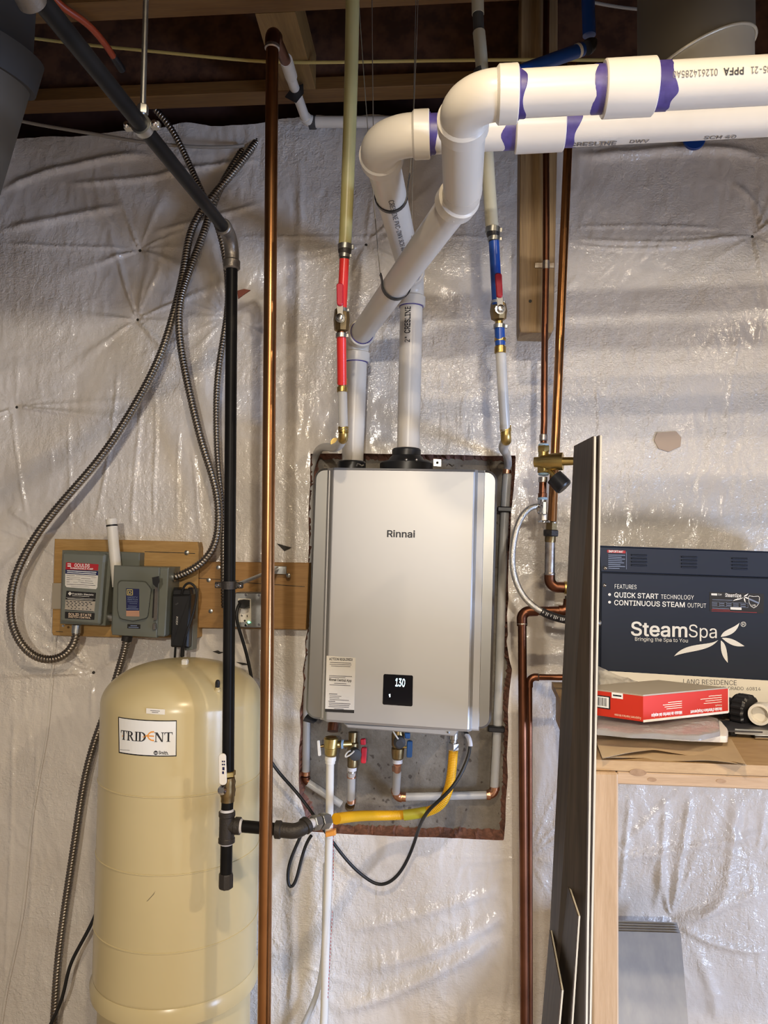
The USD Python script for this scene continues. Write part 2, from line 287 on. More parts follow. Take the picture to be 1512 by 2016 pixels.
def conduit(pts, r=.0112, pitch=.0086, amp=.13, n=14, phase=0):
    p = spline(pts, pitch/6); m = len(p); ang = np.arange(n)/n
    s = np.arange(m)[:, None]/6.0 - ang[None, :] + phase; tri = np.abs((s % 1)*2-1); prof = np.clip(tri*1.9, 0, 1)
    return tube(p, r*(1-amp+amp*1.6*prof), n)
def sheet(pts_top, pts_bot, th): pass
def clamp_band(o, axis, r, w, t=.0015):
    """pinch clamp: band with an ear"""
    ax = nrm(axis); b = _lathe(o-ax*w/2, ax, [(0, r), (0, r+t), (w, r+t), (w, r)], 28)
    e = nrm(np.cross(ax, Y3)); e = e if e[0] > 0 else -e
    return cat(b, box3(o+e*(r+t+.002), e, ax, np.cross(e, ax), .006, w*.9, .006, .001))
#@@STRUCTURE
# ------------------------------------------------------------------ wall
CUT = [(612,894),(700,893),(800,895),(900,896),(960,898),(1015,897),(1014,930),(1011,965),(1006,1010),(1004,1060),(1002,1100),(1000,1145),(1001,1180),(998,1210),(1000,1250),(997,1262),(1003,1300),(1008,1318),(1003,1360),(1000,1400),(1001,1440),(998,1490),(1000,1530),(996,1580),(995,1620),(992,1655),(900,1651),(800,1647),(700,1643),(640,1640),(606,1637),(600,1600),(590,1572),(588,1540),(588,1480),(592,1440),(590,1400),(594,1380),(598,1340),(596,1320),(602,1290),(601,1262),(606,1240),(608,1180),(607,1120),(609,1060),(608,1010),(611,960)]
cutp = pxpoly(CUT, W)
_cl = LineString(np.vstack([cutp, cutp[:1]])); _cn = int(_cl.length/.006)
cutb = np.array([_cl.interpolate(i/_cn, normalized=True).coords[0] for i in range(_cn)])
PINS = [(272,490,1.0),(266,626,1.2),(181,1325,1.1),(720,480,.9),(1485,462,1.2),(28,800,.8),(446,622,.8),(1330,1180,.6),(1320,1810,1.0),(60,1065,.7),(760,1290,.6),(577,1895,.35),(1040,1690,.5),(1488,1700,.6)]
FOLDS = [([(232,700),(222,850),(205,950),(180,1060)],.004,.005),([(284,760),(274,860),(264,960),(262,1060)],.004,.006),([(135,815),(137,930),(140,1060)],.003,.004),([(305,760),(308,880),(304,960),(306,1050)],.005,.004),([(355,840),(350,950),(352,1050)],.004,.004),([(20,800),(38,930),(50,1010)],.004,.004),([(380,880),(398,1060)],.004,.008),
 ([(0,480),(120,486),(260,488)],.004,.006),([(130,360),(300,350),(420,330),(520,318)],.008,.010),([(0,380),(120,330),(300,305)],.010,.012),([(0,455),(150,425),(250,405)],.008,.012),([(300,460),(420,428),(520,400)],.006,.008),([(450,465),(600,468),(720,466),(1000,470)],.004,.004),([(1120,310),(1300,300),(1440,296),(1512,320)],.010,.014),([(1120,447),(1300,446),(1440,452)],.004,.004),([(1130,470),(1300,478),(1470,466)],.005,.006),([(1130,482),(1260,490),(1420,476)],.004,.005),([(1440,360),(1490,410),(1500,460)],.006,.008),
 ([(1455,640),(1440,760),(1425,900)],.003,.004),([(1390,800),(1400,880)],.003,.004),([(1170,720),(1180,860)],.003,.003),([(860,700),(870,820),(862,890)],.003,.003),([(920,760),(910,830),(925,890)],.003,.003),
 ([(590,280),(592,500),(588,700),(590,890)],.004,.012),([(0,1330),(90,1328),(180,1325),(205,1330)],.003,.004),([(1040,1700),(1200,1690),(1512,1640)],.005,.012),([(700,1905),(850,1870),(1000,1790)],.010,.022),([(650,1990),(800,1940),(990,1835)],.010,.020),([(680,1830),(820,1800),(990,1745)],.006,.016),([(1240,1560),(1225,1700),(1215,1780)],.005,.007),([(1310,1570),(1300,1700),(1290,1800)],.006,.009),([(1360,1560),(1340,1680),(1325,1800)],.006,.008),([(1460,1560),(1440,1660),(1420,1760),(1330,1812)],.006,.016),([(1512,1750),(1400,1790),(1325,1812)],.006,.014),([(1360,1850),(1400,1950),(1410,2016)],.005,.018),([(1335,1820),(1420,1860),(1512,1870)],.006,.010),([(1200,1690),(1250,1640),(1330,1560)],.004,.012),
 ([(30,1400),(20,1700),(5,2016)],.003,.005),([(75,1400),(70,1600),(40,2016)],.003,.004),([(15,1000),(100,1060)],.006,.010),([(580,1660),(578,1850),(582,2016)],.005,.014)]
_pins = [(at(x, y, W)[[0, 2]], k) for x, y, k in PINS]
def wall_disp(q):
    x, z = q[:, 0], q[:, 1]; d = np.zeros(len(q)); p3 = np.stack([x*2.2, z*2.2, z*0], 1)
    d += .016*(meshkit.fbm(p3, 3, 3)-.5) + .005*(meshkit.fbm(np.stack([x*12, z*5, x*0], 1), 3, 9)-.5)
    cr = meshkit.fbm(np.stack([x*26+3*meshkit.fbm(np.stack([x*4, z*4, z*0], 1), 2, 4), z*13, z*0], 1), 3, 21); d += .0026*(1-np.abs(cr-.5)*4).clip(0, 1)
    r = np.random.default_rng(5)
    for c, k in _pins:
        dx, dz = x-c[0], z-c[1]; R = np.hypot(dx, dz); th = np.arctan2(dz, dx)
        d -= k*(.016*np.exp(-R/.05))
        for m in range(11):
            t0, wd, am, ln = r.uniform(-math.pi, math.pi), r.uniform(.03, .10), r.uniform(.3, 1), r.uniform(.08, .30)
            a = np.abs((th-t0+math.pi) % (2*math.pi)-math.pi)
            d += k*am*.016*np.exp(-(a/wd)**2)*np.exp(-R/ln)*(R/(R+.02))
    for pts, amp, wd in FOLDS:
        P = pxpoly(pts, W); P = np.array(spline(np.c_[P, np.zeros(len(P))], .01))[:, :2]
        lo, hi = P.min(0)-.08, P.max(0)+.08; s = np.all((q > lo) & (q < hi), 1)
        if not s.any(): continue
        from scipy.spatial import cKDTree
        D, I = cKDTree(P).query(q[s]); tt = I/max(len(P)-1, 1); fade = np.clip(np.minimum(tt, 1-tt)*6, 0, 1)
        D = np.where(D < .002, 0, D); d[s] += 1.5*amp*fade*np.exp(-(D/wd)**2)
    return d
TOPZ = at(300, 285, W)[2]
def build_wall():
    x0, x1, z0, z1 = -2.3, 2.6, 0.0, TOPZ+.05
    nearx0, nearx1 = at(0, 1000, W)[0]-.1, at(1512, 1000, W)[0]+.1
    gx = np.r_[np.arange(x0, nearx0, .05), np.arange(nearx0, nearx1, .0052), np.arange(nearx1, x1, .05), x1]
    gz = np.r_[np.arange(z0, z1-.0052, .0052), z1]
    gz2 = gz.copy(); q = np.stack(np.meshgrid(gx, gz2, indexing='ij'), -1).reshape(-1, 2)
    inner = np.random.default_rng(1).uniform(-.0012, .0012, q.shape); e = (q[:, 0] > x0) & (q[:, 0] < x1) & (q[:, 1] > z0) & (q[:, 1] < z1); q[e] += inner[e]
    top = q[:, 1] >= z1-1e-9
    poly = Polygon(cutb); q = q[~shapely.contains_xy(poly.buffer(.003), q[:, 0], q[:, 1])]
    q = np.vstack([q, cutb]); t = Delaunay(q).simplices; c = q[t].mean(1); t = t[~shapely.contains_xy(poly, c[:, 0], c[:, 1])]
    a = q[t]; sg = np.cross(a[:, 1]-a[:, 0], a[:, 2]-a[:, 0]); t = np.where((sg > 0)[:, None], t, t[:, ::-1])
    d = wall_disp(q); edge = (q[:, 1] > z1-.03); zz = q[:, 1] + np.where(q[:, 1] > z1-.2, (meshkit.fbm(np.stack([q[:, 0]*3, q[:, 0]*0, q[:, 0]*0], 1), 3, 2)-.5)*.10*(q[:, 1]-z1+.2)/.2, 0)
    return np.stack([q[:, 0], W-d, zz], 1), t, W-d[-len(cutb):]
wv, wt, cuty = build_wall()
wall = Thing('wall_back', 'back basement wall under crinkled pearly white insulation facing with a square cut-out', 'wall', kind='structure')
wall.add('insulation_facing', (wv, wt), 'foil', smooth=True)
n = len(cutb); jit = np.random.default_rng(3).normal(0, .0022, (n, 2))
_ctr = cutb.mean(0); _tg = np.roll(cutb, -1, 0)-np.roll(cutb, 1, 0); _nn = np.stack([-_tg[:, 1], _tg[:, 0]], 1); _nn /= np.linalg.norm(_nn, axis=1, keepdims=True); _nn *= np.sign(np.sum(_nn*(_ctr-cutb), 1))[:, None]
inn = np.array(cutb) + jit + _nn*(.004+.016*meshkit.fbm(np.c_[cutb*14, np.zeros(n)], 3, 6)**1.5)[:, None]; mid = cutb + np.random.default_rng(4).normal(0, .003, (n, 2))
ev = np.vstack([np.c_[cutb[:, 0], cuty-.0005, cutb[:, 1]], np.c_[mid[:, 0], np.full(n, W+.025), mid[:, 1]], np.c_[inn[:, 0], np.full(n, CONC+.002), inn[:, 1]]])
j = np.arange(n); k = (j+1) % n; ef = np.vstack([np.stack([o+j, o+k, o+n+k, o+n+j], 1) for o in (0, n)])
wall.add('cut_insulation_edge', (ev, ef), 'fiber', label='torn reddish insulation edge round the cut-out')
cpoly = Polygon(cutb).buffer(.06); cx = np.array(cpoly.exterior.coords)[:-1]
wall.add('concrete', prism_xz(np.array(Polygon(cutb).buffer(.1).envelope.exterior.coords)[:-1], CONC, CONC+.12), 'concrete', label='bare grey concrete inside the cut-out')
for (x, y, kk) in PINS[:6]:
    c = at(x, y, W); dd = wall_disp(c[None, [0, 2]])[0]; c[1] = W-dd
    wall.add('insulation_pin', _lathe(c+A(0, .002, 0), -Y3, [(0, .0045), (.004, .0045), (.005, .003)], 12), 'nail')
def on_wall(x, y, lift=.001):
    c = at(x, y, W); c[1] = W-wall_disp(c[None, [0, 2]])[0]-lift; return c
def tear(pts, look, lift=.002, name='tear'):
    c = [on_wall(x, y, lift) for x, y in pts]; n = len(c); v = np.array(c+[p+A(0, .004, 0) for p in c]); f = [(0, i, i+1) for i in range(1, n-1)]
    f += [(i, (i+1) % n, n+(i+1) % n) for i in range(n)] + [(i, n+(i+1) % n, n+i) for i in range(n)]; wall.add(name, (v, np.array(f)), look)
tear([(468,574),(482,571),(494,573),(480,582),(470,589)], 'tear_red', .006)
tear([(546,1070),(558,1073),(562,1080),(575,1078),(561,1085),(556,1076)], 'nail', .003)
tear([(420,1282),(430,1280),(436,1284),(445,1283),(432,1287)], 'nail', .003); tear([(466,1303),(482,1305),(494,1309),(478,1309)], 'nail', .003)
tear([(1293,852),(1330,850),(1340,862),(1338,880),(1315,890),(1296,884),(1287,868)], 'tan_print', .0045, 'tan_patch')
wall.done()
# room shell out of view: floor, side walls, wall behind the camera with its window
RX0, RX1, RY0 = -2.3, 2.6, -3.5
def quadbox(lo, hi): return trimesh.creation.box(bounds=[lo, hi])
def structure(name, m, look, label, catg):
    t = Thing(name, label, catg, kind='structure'); t.add('surface', m, look, smooth=False); t.done()
ZC = at(300, 190, 2.08)[2]          # underside of the joists
structure('floor', quadbox((RX0, RY0, -.1), (RX1, W+.3, 0)), 'floor', 'grey concrete basement floor under the pipes and tank', 'floor')
structure('wall_left', quadbox((RX0-.1, RY0, 0), (RX0, W+.3, ZC+.35)), 'room_wall', 'plain side wall of the basement on the left', 'wall')
wr = Thing('wall_right', 'plain side wall of the basement on the right with a low window opening', 'wall', kind='structure')
for lo, hi in (((RX1, RY0, 0), (RX1+.1, W+.3, .12)), ((RX1, RY0, .98), (RX1+.1, W+.3, ZC+.35)), ((RX1, RY0, .12), (RX1+.1, -.55, .98)), ((RX1, .85, .12), (RX1+.1, W+.3, .98))): wr.add('wall_section', quadbox(lo, hi), 'room_wall', smooth=False)
wr.done()
structure('wall_front', quadbox((RX0, RY0-.1, 0), (RX1, RY0, ZC+.35)), 'room_wall', 'plain wall of the basement behind the viewer', 'wall')
# ceiling: subfloor, I-joists along the wall, blocking
ceil = Thing('ceiling', 'dark unfinished ceiling of wooden joists and strand board', 'ceiling', kind='structure')
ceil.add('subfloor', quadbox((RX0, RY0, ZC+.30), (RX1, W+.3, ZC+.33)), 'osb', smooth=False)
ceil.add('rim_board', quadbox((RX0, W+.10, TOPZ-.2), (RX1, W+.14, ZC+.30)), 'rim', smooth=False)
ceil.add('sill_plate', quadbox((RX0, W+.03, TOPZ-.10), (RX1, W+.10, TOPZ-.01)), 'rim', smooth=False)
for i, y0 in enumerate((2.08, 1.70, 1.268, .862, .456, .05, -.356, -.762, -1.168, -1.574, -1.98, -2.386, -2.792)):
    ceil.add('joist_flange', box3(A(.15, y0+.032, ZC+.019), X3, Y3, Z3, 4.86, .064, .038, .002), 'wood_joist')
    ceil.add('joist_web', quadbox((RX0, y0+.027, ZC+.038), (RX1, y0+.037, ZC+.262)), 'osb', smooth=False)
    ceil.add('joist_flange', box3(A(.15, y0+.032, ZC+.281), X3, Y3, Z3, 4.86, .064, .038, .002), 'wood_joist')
b0, b1 = atz(497, 14, ZC), atz(577, 10, ZC); b2, b3 = atz(622, 178, ZC), atz(548, 182, ZC)
bz = lambda p, z: A(p[0], p[1], z)
ceil.add('blocking', hull([bz(p, z) for p in (A(b0[0], 1.766, 0), A(b1[0], 1.766, 0), A(b2[0], 2.078, 0), A(b3[0], 2.078, 0)) for z in (ZC+.001, ZC+.10)]), 'wood_block')
_tx = .15+(at(400,600,W)[0]-.15)*(2.28/4.97)
ceil.add('trunk_duct', quadbox((RX0, -.64, EYE+.662), (_tx, -.20, EYE+.80)), 'duct_grey', smooth=False)
ceil.add('dropped_beam', quadbox((RX0, -.62, EYE+.755), (RX1, -.20, ZC)), 'room_wall', smooth=False)
ceil.done()
#@@OBJECTS
# ------------------------------------------------------------------ water heater
HY = 1.975
h = Thing('water_heater', 'silver wall-hung tankless water heater with black temperature display in the wall cut-out', 'water heater')
hc = [(619,921),(980,926),(967,1437),(601,1415)]
shell = rounded(hc, 22, 6)
h.add('casing', slab(shell, HY+.022, HY+.24, .006), 'silver_dark')
h.add('mounting_bracket', slab([(640,935),(960,941),(948,1425),(628,1416)], HY+.235, CONC, 0), 'galvanized')
# raised front panel with sloped flanks: cross-section lofted from bottom to top
def panel():
    def row(y, xs): return [at(x, y, HY+.022-dy) for x, dy in xs]
    tl, tr, bl, br = 651, 941, 637, 929
    ringsT = []
    for yT, yB, top in ((1, 0, True), (0, 1, False)):
        yl, yr = (922, 926) if top else (1417, 1438)
        xl, xr = (tl, tr) if top else (bl, br); pr = []
        prof = [(-6, 0), (-4.5, .004), (-2, .006)] + [(a, .006+.016*math.sin(min(a/10, 1)*math.pi/2)) for a in (0, 2, 4, 7, 10)]
        W0 = xr-xl
        L = [(xl+a, d) for a, d in prof] + [(xl+W0*.25, .0228), (xl+W0*.5, .0232), (xl+W0*.75, .0228)] + [(xr-9+a, .022-.016*(1-math.cos(min(a/9, 1)*math.pi/2))) for a in (0, 3, 6, 9)] + [(xr+13, .003), (xr+14, 0)]
        for x, d in L:
            y = yl+(yr-yl)*(x-xl)/W0; pr.append(at(x, y, HY+.022)-A(0, d, 0))
        ringsT.append(np.array(pr))
    n = len(ringsT[0]); v = np.vstack([ringsT[0]+t*(ringsT[1]-ringsT[0]) for t in (0, .01, .5, .99, 1)]); v[:n, 1] = np.minimum(v[:n, 1]+.004, HY+.022); v[-n:, 1] = np.minimum(v[-n:, 1]+.004, HY+.022)
    i, j = np.meshgrid(np.arange(4), np.arange(n-1), indexing='ij'); f = np.stack([i*n+j, (i+1)*n+j, (i+1)*n+j+1, i*n+j+1], -1).reshape(-1, 4)
    f = np.vstack([f[:, [0, 1, 2]], f[:, [0, 2, 3]]]); back = v.copy(); back[:, 1] = HY+.0225
    # end caps
    caps = []
    m = len(v); v = np.vstack([v, back[:n], back[-n:]])
    for o, b, fl in ((0, m, 0), (m-n, m+n, 1)):
        for j in range(n-1):
            q = [(o+j, b+j, b+j+1), (o+j, b+j+1, o+j+1)]; caps += [t[::-1] for t in q] if fl else q
    return trimesh.Trimesh(v, np.vstack([f, caps]), process=False)
h.add('front_panel', panel(), 'silver', smooth=25)
HP = HY-.0012
h.add('brand_lettering', text('Rinnai', (762,1057), (817,1058), 13, HP, True), 'ink')
ds = h.add('display', slab([(755,1327),(813,1330),(812,1391),(753,1387)], HP-.0012, HP+.006, .0006, 3), 'glass_black', label='square black glass temperature display')
emit('led', (.62, .9, 1.0), 3.0)
h.add('display_digits', text('130', (778,1350.5), (797,1352), 15, HP-.0012, True), 'led', parent=ds, label='lit white digits 130')
h.add('display_light', slab([(765.5,1367),(768.5,1366),(769,1372),(766.5,1373)], HP-.0016, HP-.001), 'led', parent=ds)
st = h.add('sticker', slab([(643,1291),(700,1295),(697,1404),(640,1401)], HP-.0004, HP+.006), 'label_white', label='white paper instruction sticker')
SY = HP-.0004
h.add('sticker_heading', text('ACTION REQUIRED!', (648,1299.5), (694,1301), 4.6, SY, True, .0003, .0002), 'ink', parent=st)
h.add('sticker_heading', text('Rinnai Central App', (648,1340), (692,1342.5), 4.6, SY, True, .0003, .0002), 'ink', parent=st)
h.add('sticker_print', bars([(650,1304,691,1305.5,1),(649,1307.5,692,1309,1),(652,1311,690,1312.5,1),(648,1330,693,1332,1),(648,1333,680,1334.2,1),(658,1345,682,1346,1),(649,1348,690,1350,1),(648,1366,664,1366.6,1.4),(649,1370,672,1371,1),(649,1373.5,668,1374.2,1),(649,1377,687,1379,1),(647,1380.5,660,1381,1.4),(648,1384,690,1386,1.2),(648,1387.5,688,1389.3,1.2),(647,1391,687,1392.6,1.2),(658,1395,677,1396,1)], SY), 'ink_grey', parent=st)
h.add('sticker_strip', slab([(640,1395.5),(697.4,1398),(697,1404),(640,1401.2)], SY-.0003, SY), 'label_black', parent=st)
h.add('bottom_plate', slab([(676,1424),(905,1437),(895,1450),(684,1433)], HY+.03, HY+.20, .003), 'silver')
h.add('corner_bracket', slab([(600,1412),(622,1421),(617,1425),(596,1420)], HY+.06, HY+.20, .002), 'plastic_black')
h.add('screw', _lathe(at(883,1440,HY+.03), A(0, 0, -1), [(0, .004), (.004, .004), (.005, .002)], 10), 'silver_dark')
# vent collars
CA, CB = at(692,918,2.125), at(800,912,2.125)
zt = at(690,920,HY+.02)[2]
h.add('intake_collar', _lathe(bz(CA, zt-.01), Z3, [(0, .040), (.036, .040), (.040, .037), (.041, .031)], 32), 'plastic_black', label='narrow black intake collar')
h.add('exhaust_collar', _lathe(bz(CB, zt-.01), Z3, [(0, .0735), (.034, .0735), (.038, .070), (.040, .052), (.052, .045), (.056, .040), (.072, .040), (.076, .037), (.077, .032)], 40), 'plastic_black', label='wide black exhaust collar')
for sx in (688, 800, 820): h.add('collar_screw', _lathe(at(sx, 905 if sx > 700 else 905, 2.05), -Y3, [(0, .004), (.003, .004), (.004, .002)], 10), 'chrome') if sx > 700 else None
h.add('mounting_tab', slab([(853,903),(869,904),(869,919),(853,918)], 2.05, 2.054, .0005), 'galvanized')
h.add('tab_hole', _lathe(at(861,911,2.0495), -Y3, [(0, .0035), (.0003, .0035)], 12), 'nail')
for q in (708, 886): h.add('panel_clip', tube(spline([at(q-6,918,2.03), at(q-2,913,2.03), at(q+3,917,2.03), at(q+8,915,2.03)]), .0022, 8), 'steel')
h.done()
# ------------------------------------------------------------------ vent pipes
RP, RE, RH = .0302, .0332, .0375
def vent(name, label, run, prims, couplings, R=(.07, .085, .085), street=()):
    """run: points; an elbow at every inner point"""
    t = Thing(name, label, 'vent pipe', group='white vent pipes'); cuts = []
    for i in range(1, len(run)-1):
        b, h1, h2, arc = elbow_meshes(run[i-1], run[i], run[i+1], R[i-1], RE, RH, .027)
        e = t.add('elbow', b, 'pvc_plain'); t.add('hub', h1, 'pvc_plain', parent=e); cuts.append(arc)
        if i not in street: t.add('hub', h2, 'pvc_plain', parent=e)
        u, v = nrm(run[i-1]-run[i]), nrm(run[i+1]-run[i])
        for o, d in ((arc[0], u), (arc[-1], v))[:1 if i in street else 2]: t.add('primer_ring', _lathe(o+d*.0255, d, [(0, RP+.0026), (.0035, RP+.0022), (.0036, RP)], 30), 'primer', label='purple primer ring')
    ends = [run[0]] + [q for c in cuts for q in (c[0], c[-1])] + [run[-1]]
    for k, (a, b) in enumerate(zip(ends[0::2], ends[1::2])):
        if np.linalg.norm(b-a) > .03: t.add('elbow_neck' if k in street else 'pipe', rod(a, b, RE-.0002 if k in street else RP, 32), 'pvc_plain' if k in street else 'pvc')
    for o, d, w0, seed in prims:
        n = 96; th = np.arange(n)*2*math.pi/n; wob = w0*(1+.55*(meshkit.fbm(np.stack([np.cos(th)*1.3+seed, np.sin(th)*1.3, th*0], 1), 2, seed)-.5)*2)
        d = nrm(d); a = nrm(np.cross(d, Z3)); b = np.cross(d, a); ring = np.cos(th)[:, None]*a+np.sin(th)[:, None]*b
        v = np.vstack([o+ring*RP, o+ring*(RP+.0005), o+ring*(RP+.0005)+d*wob[:, None], o+ring*RP+d*(wob[:, None]+.001)]); i, j = np.meshgrid(np.arange(3), np.arange(n), indexing='ij'); k = (j+1) % n
        f = np.stack([i*n+j, i*n+k, (i+1)*n+k, (i+1)*n+j], -1).reshape(-1, 4); t.add('primer_band', trimesh.Trimesh(v, np.vstack([f[:, [0, 1, 2]], f[:, [0, 2, 3]]]), process=False), 'primer', label='purple primer band')
    for a, b in couplings: t.add('coupling', _lathe(a, b-a, [(0, RP), (0.0003, RH-.003), (.002, RH-.001), (np.linalg.norm(b-a)-.002, RH-.001), (np.linalg.norm(b-a)-.0003, RH-.003), (np.linalg.norm(b-a), RP)], 36), 'pvc', label='straight white coupling')
    return t, cuts
f0, f1, f2, f3 = at(694,912,2.125), at(703,668,2.12), pd(911,380,1.315), pd(912,191,1.05)
YF = f3[1]; f4 = at(1620,152,YF); f4 = f3+(f4-f3)*2.6
X = lambda px, a, b: min((a+(b-a)*s for s in np.linspace(0, 1, 1500)), key=lambda p: abs(proj(p)[0]-px))
vt, vc = vent('vent_pipe', 'white vent pipe nearest the viewer, from narrow collar up diagonally, then right above', [f0, f1, f2, f3, f4],
    [(X(1011,f3,f4), X3, .013, 3), (X(1186,f3,f4), -X3, .014, 5), (X(1288,f3,f4), X3, .017, 8)], [(X(1186,f3,f4), X(1288,f3,f4))], R=(.040, .085, .046), street=(2,))
dd = nrm(f4-f3); o = X(1310,f3,f4)
vt.add('pipe_print', wraptext('012614285A0', X(1397,f3,f4), -dd, nrm(A(0,-1,.02)), RP, .056, .0085, False), 'ink_grey')
vt.add('pipe_print', wraptext('PPFA', X(1447,f3,f4), -dd, nrm(A(0,-1,.02)), RP, .025, .0085, True), 'ink')
vt.add('pipe_print', wraptext('D1785-21', X(1523,f3,f4), -dd, nrm(A(0,-1,.02)), RP, .040, .0085, False), 'ink_grey')
for (px, py, Y, w) in ((912,360,1.31,0),): 
    c = vc[1][9]; vt.add('elbow_print', slab([(918,338),(927,341),(914,384),(906,381)], c[1]-RE-.0008, c[1]-RE+.012), 'ink_grey')
vt.add('mould_mark', _lathe(pd(893,434,1.345), -Y3, [(0, .004), (.004, .004), (.005, .003)], 10), 'pvc_plain')
vt.done()
g0, g1, g2 = at(803.5,886,2.125), at(811,548,2.115), pd(741,270,1.30); RP, RE, RH = .0315, .0347, .0390
YB = g2[1]; g3 = at(1620,222,YB); g3 = g2+(g3-g2)*2.4
vt, vc = vent('vent_pipe', 'white vent pipe behind, rising from the wide black collar and turning right beside the wall', [g0, g1, g2, g3],
    [(X(845,g2,g3), X3, .014, 11), (X(1013,g2,g3), -X3, .017, 12), (X(1107,g2,g3), X3, .020, 14)], [(X(1013,g2,g3), X(1110,g2,g3))], R=(.050, .062))
zz = nrm(g1-g0); vt.add('pipe_print', wraptext('CRESLINE', g0+zz*((at(807,662,2.12)[2]-g0[2])/zz[2]), zz, nrm(A(0,-1,0)), RP, .074, .016, True), 'ink')
vt.add('pipe_print', wraptext('2"', g0+zz*((at(807,679,2.12)[2]-g0[2])/zz[2]), zz, nrm(A(0,-1,0)), RP, .015, .015, False), 'ink')
q = nrm(g1-g2); vt.add('pipe_print', wraptext('CRESLINE PVC-DWV SCH 40 NSF', g2+q*.20, q, nrm(A(.0,-.3,-1)), RP, .36, .0105, False), 'ink_grey')
vt.add('pipe_print', wraptext('CRESLINE', X(1122,g2,g3), X3, nrm(A(0,.10,-1)), RP, .075, .010, True), 'ink_grey')
vt.add('pipe_print', wraptext('DWV', X(1240,g2,g3), X3, nrm(A(0,.10,-1)), RP, .03, .009, False), 'ink_grey')
vt.add('pipe_print', wraptext('SCH 40', X(1385,g2,g3), X3, nrm(A(0,.10,-1)), RP, .05, .009, False), 'ink_grey')
vt.done()
# blue round cap hanging behind the back vent pipe
t = Thing('blue_disc', 'small blue plastic disc half hidden under the rear horizontal vent pipe', 'cap'); c = at(1368,272,W-.05)
t.add('disc', _lathe(c+A(0,.01,0), -Y3, [(0, .031), (.006, .031), (.008, .029)], 32), 'pex_blue'); t.done()
# hangers of wire and strap
def hanger(label, left, strap, right, axis):
    t = Thing('wire_hanger', label, 'pipe hanger', 'wire hangers of the vent pipes')
    t.add('wire', tube(spline(left, .02), .0011, 6), 'wire'); t.add('wire', tube(spline(right, .02), .0011, 6), 'wire')
    p = spline(strap, .008); T = np.gradient(p, axis=0); T /= np.linalg.norm(T, axis=1, keepdims=True); ax = nrm(axis); N = np.cross(T, ax); N /= np.linalg.norm(N, axis=1, keepdims=True)
    w, th = .0062, .0009; v = np.concatenate([np.stack([a-ax*w+n_*th, a+ax*w+n_*th, a+ax*w-n_*th, a-ax*w-n_*th]) for a, n_ in zip(p, N)]); m = len(p)
    i, j = np.meshgrid(np.arange(m-1), np.arange(4), indexing='ij'); k = (j+1) % 4; f = np.stack([i*4+j, i*4+k, (i+1)*4+k, (i+1)*4+j], -1).reshape(-1, 4)
    t.add('strap', trimesh.Trimesh(v, np.vstack([f[:, [0, 1, 2]], f[:, [0, 2, 3]]]), process=False), 'plastic_black'); t.done()
def cradle(P, ax, l, r):
    """half turn under a pipe centred at P"""
    ax = nrm(ax); s = nrm(np.cross(ax, Z3)); s = s if s[0] > 0 else -s; u = np.cross(s, ax); u = u if u[2] > 0 else -u
    q = [P+(RP+.0016)*(math.cos(a)*s*-1+math.sin(a)*-u) for a in np.linspace(-.1, math.pi+.1, 16)]; return [l]+q+[r] if l is not None else q
ad = nrm(f2-f1); pa = f1+ad*(np.linalg.norm(f2-f1)*.49); ca = cradle(pa, ad, None, None)
zj = ZC+.05
hanger('thin wire and black strap holding up the nearer diagonal vent pipe', [A(ca[0][0]-.06, ca[0][1]-.1, zj), ca[0]+A(-.03,-.03,.30), ca[0]+A(-.004,0,.02)], [ca[0]+A(-.004,0,.02)]+ca+[ca[-1]+A(.003,0,.015)], [ca[-1]+A(.003,0,.015), ca[-1]+A(.004,-.02,.25), A(ca[-1][0]+.01, ca[-1][1]-.05, zj)], ad)
bd = nrm(g2-g1); pb = g1+bd*(np.linalg.norm(g2-g1)*.70); cb = cradle(pb, bd, None, None)
hanger('thin wire and black strap under the rear vent pipe at its bend', [A(cb[0][0]-.015, cb[0][1], zj), cb[0]+A(-.008,0,.25), cb[0]+A(-.002,0,.03)], [cb[0]+A(-.002,0,.03)]+cb+[cb[-1]+A(.004,0,.04)], [cb[-1]+A(.004,0,.04), cb[-1]+A(.012,0,.2), A(cb[-1][0]+.02, cb[-1][1], zj)], bd)
# ------------------------------------------------------------------ gas line
GY = 1.72
t = Thing('gas_pipe', 'black iron gas pipe dropping before the beige tank to a tee and cap', 'gas pipe')
gr = .0134
e0 = at(456,497,GY); top = pd(48,-40,.96); c1 = at(455,470,GY)
arc = fillet(top, at(457,468,GY), at(454,700,GY), .045); b_ = nrm(top-arc[0])
vb = at(449,1522,GY)
t.add('pipe', rod(top, arc[0], gr, 24), 'black_iron')
t.add('pipe', rod(arc[-1], vb, gr, 24), 'black_iron')
e = t.add('elbow', tube(np.vstack([arc[0]+b_*.012, arc, arc[-1]-Z3*.02]), .0165, 24), 'cast_steel', label='grey steel elbow')
t.add('elbow_rim', _lathe(arc[0]+b_*.006, b_, [(0, .0165), (.003, .0185), (.014, .0185), (.016, .0165)], 24), 'cast_steel', parent=e)
t.add('elbow_rim', _lathe(arc[-1]-Z3*.03, Z3, [(0, .0165), (.003, .0195), (.020, .0195), (.024, .0165)], 24), 'cast_steel', parent=e)
t.add('coupling', rod(pd(40,-40,.955), pd(64,6,.985), .0185, 24), 'cast_steel', label='grey coupling at the upper end')
vx = nrm(at(455,700,GY)-at(448,1500,GY))
bt, bb = at(449,1530,GY), at(448,1578,GY)
v_ = t.add('valve', _lathe(bb, bt-bb, [(0, .0150), (.010, .0150), (.013, .0165), (.018, .0165), (.026, .0175), (.036, .0160), (.044, .0175), (.052, .015), (.054, .0150)], 24), 'brass_dark', label='bronze ball valve')
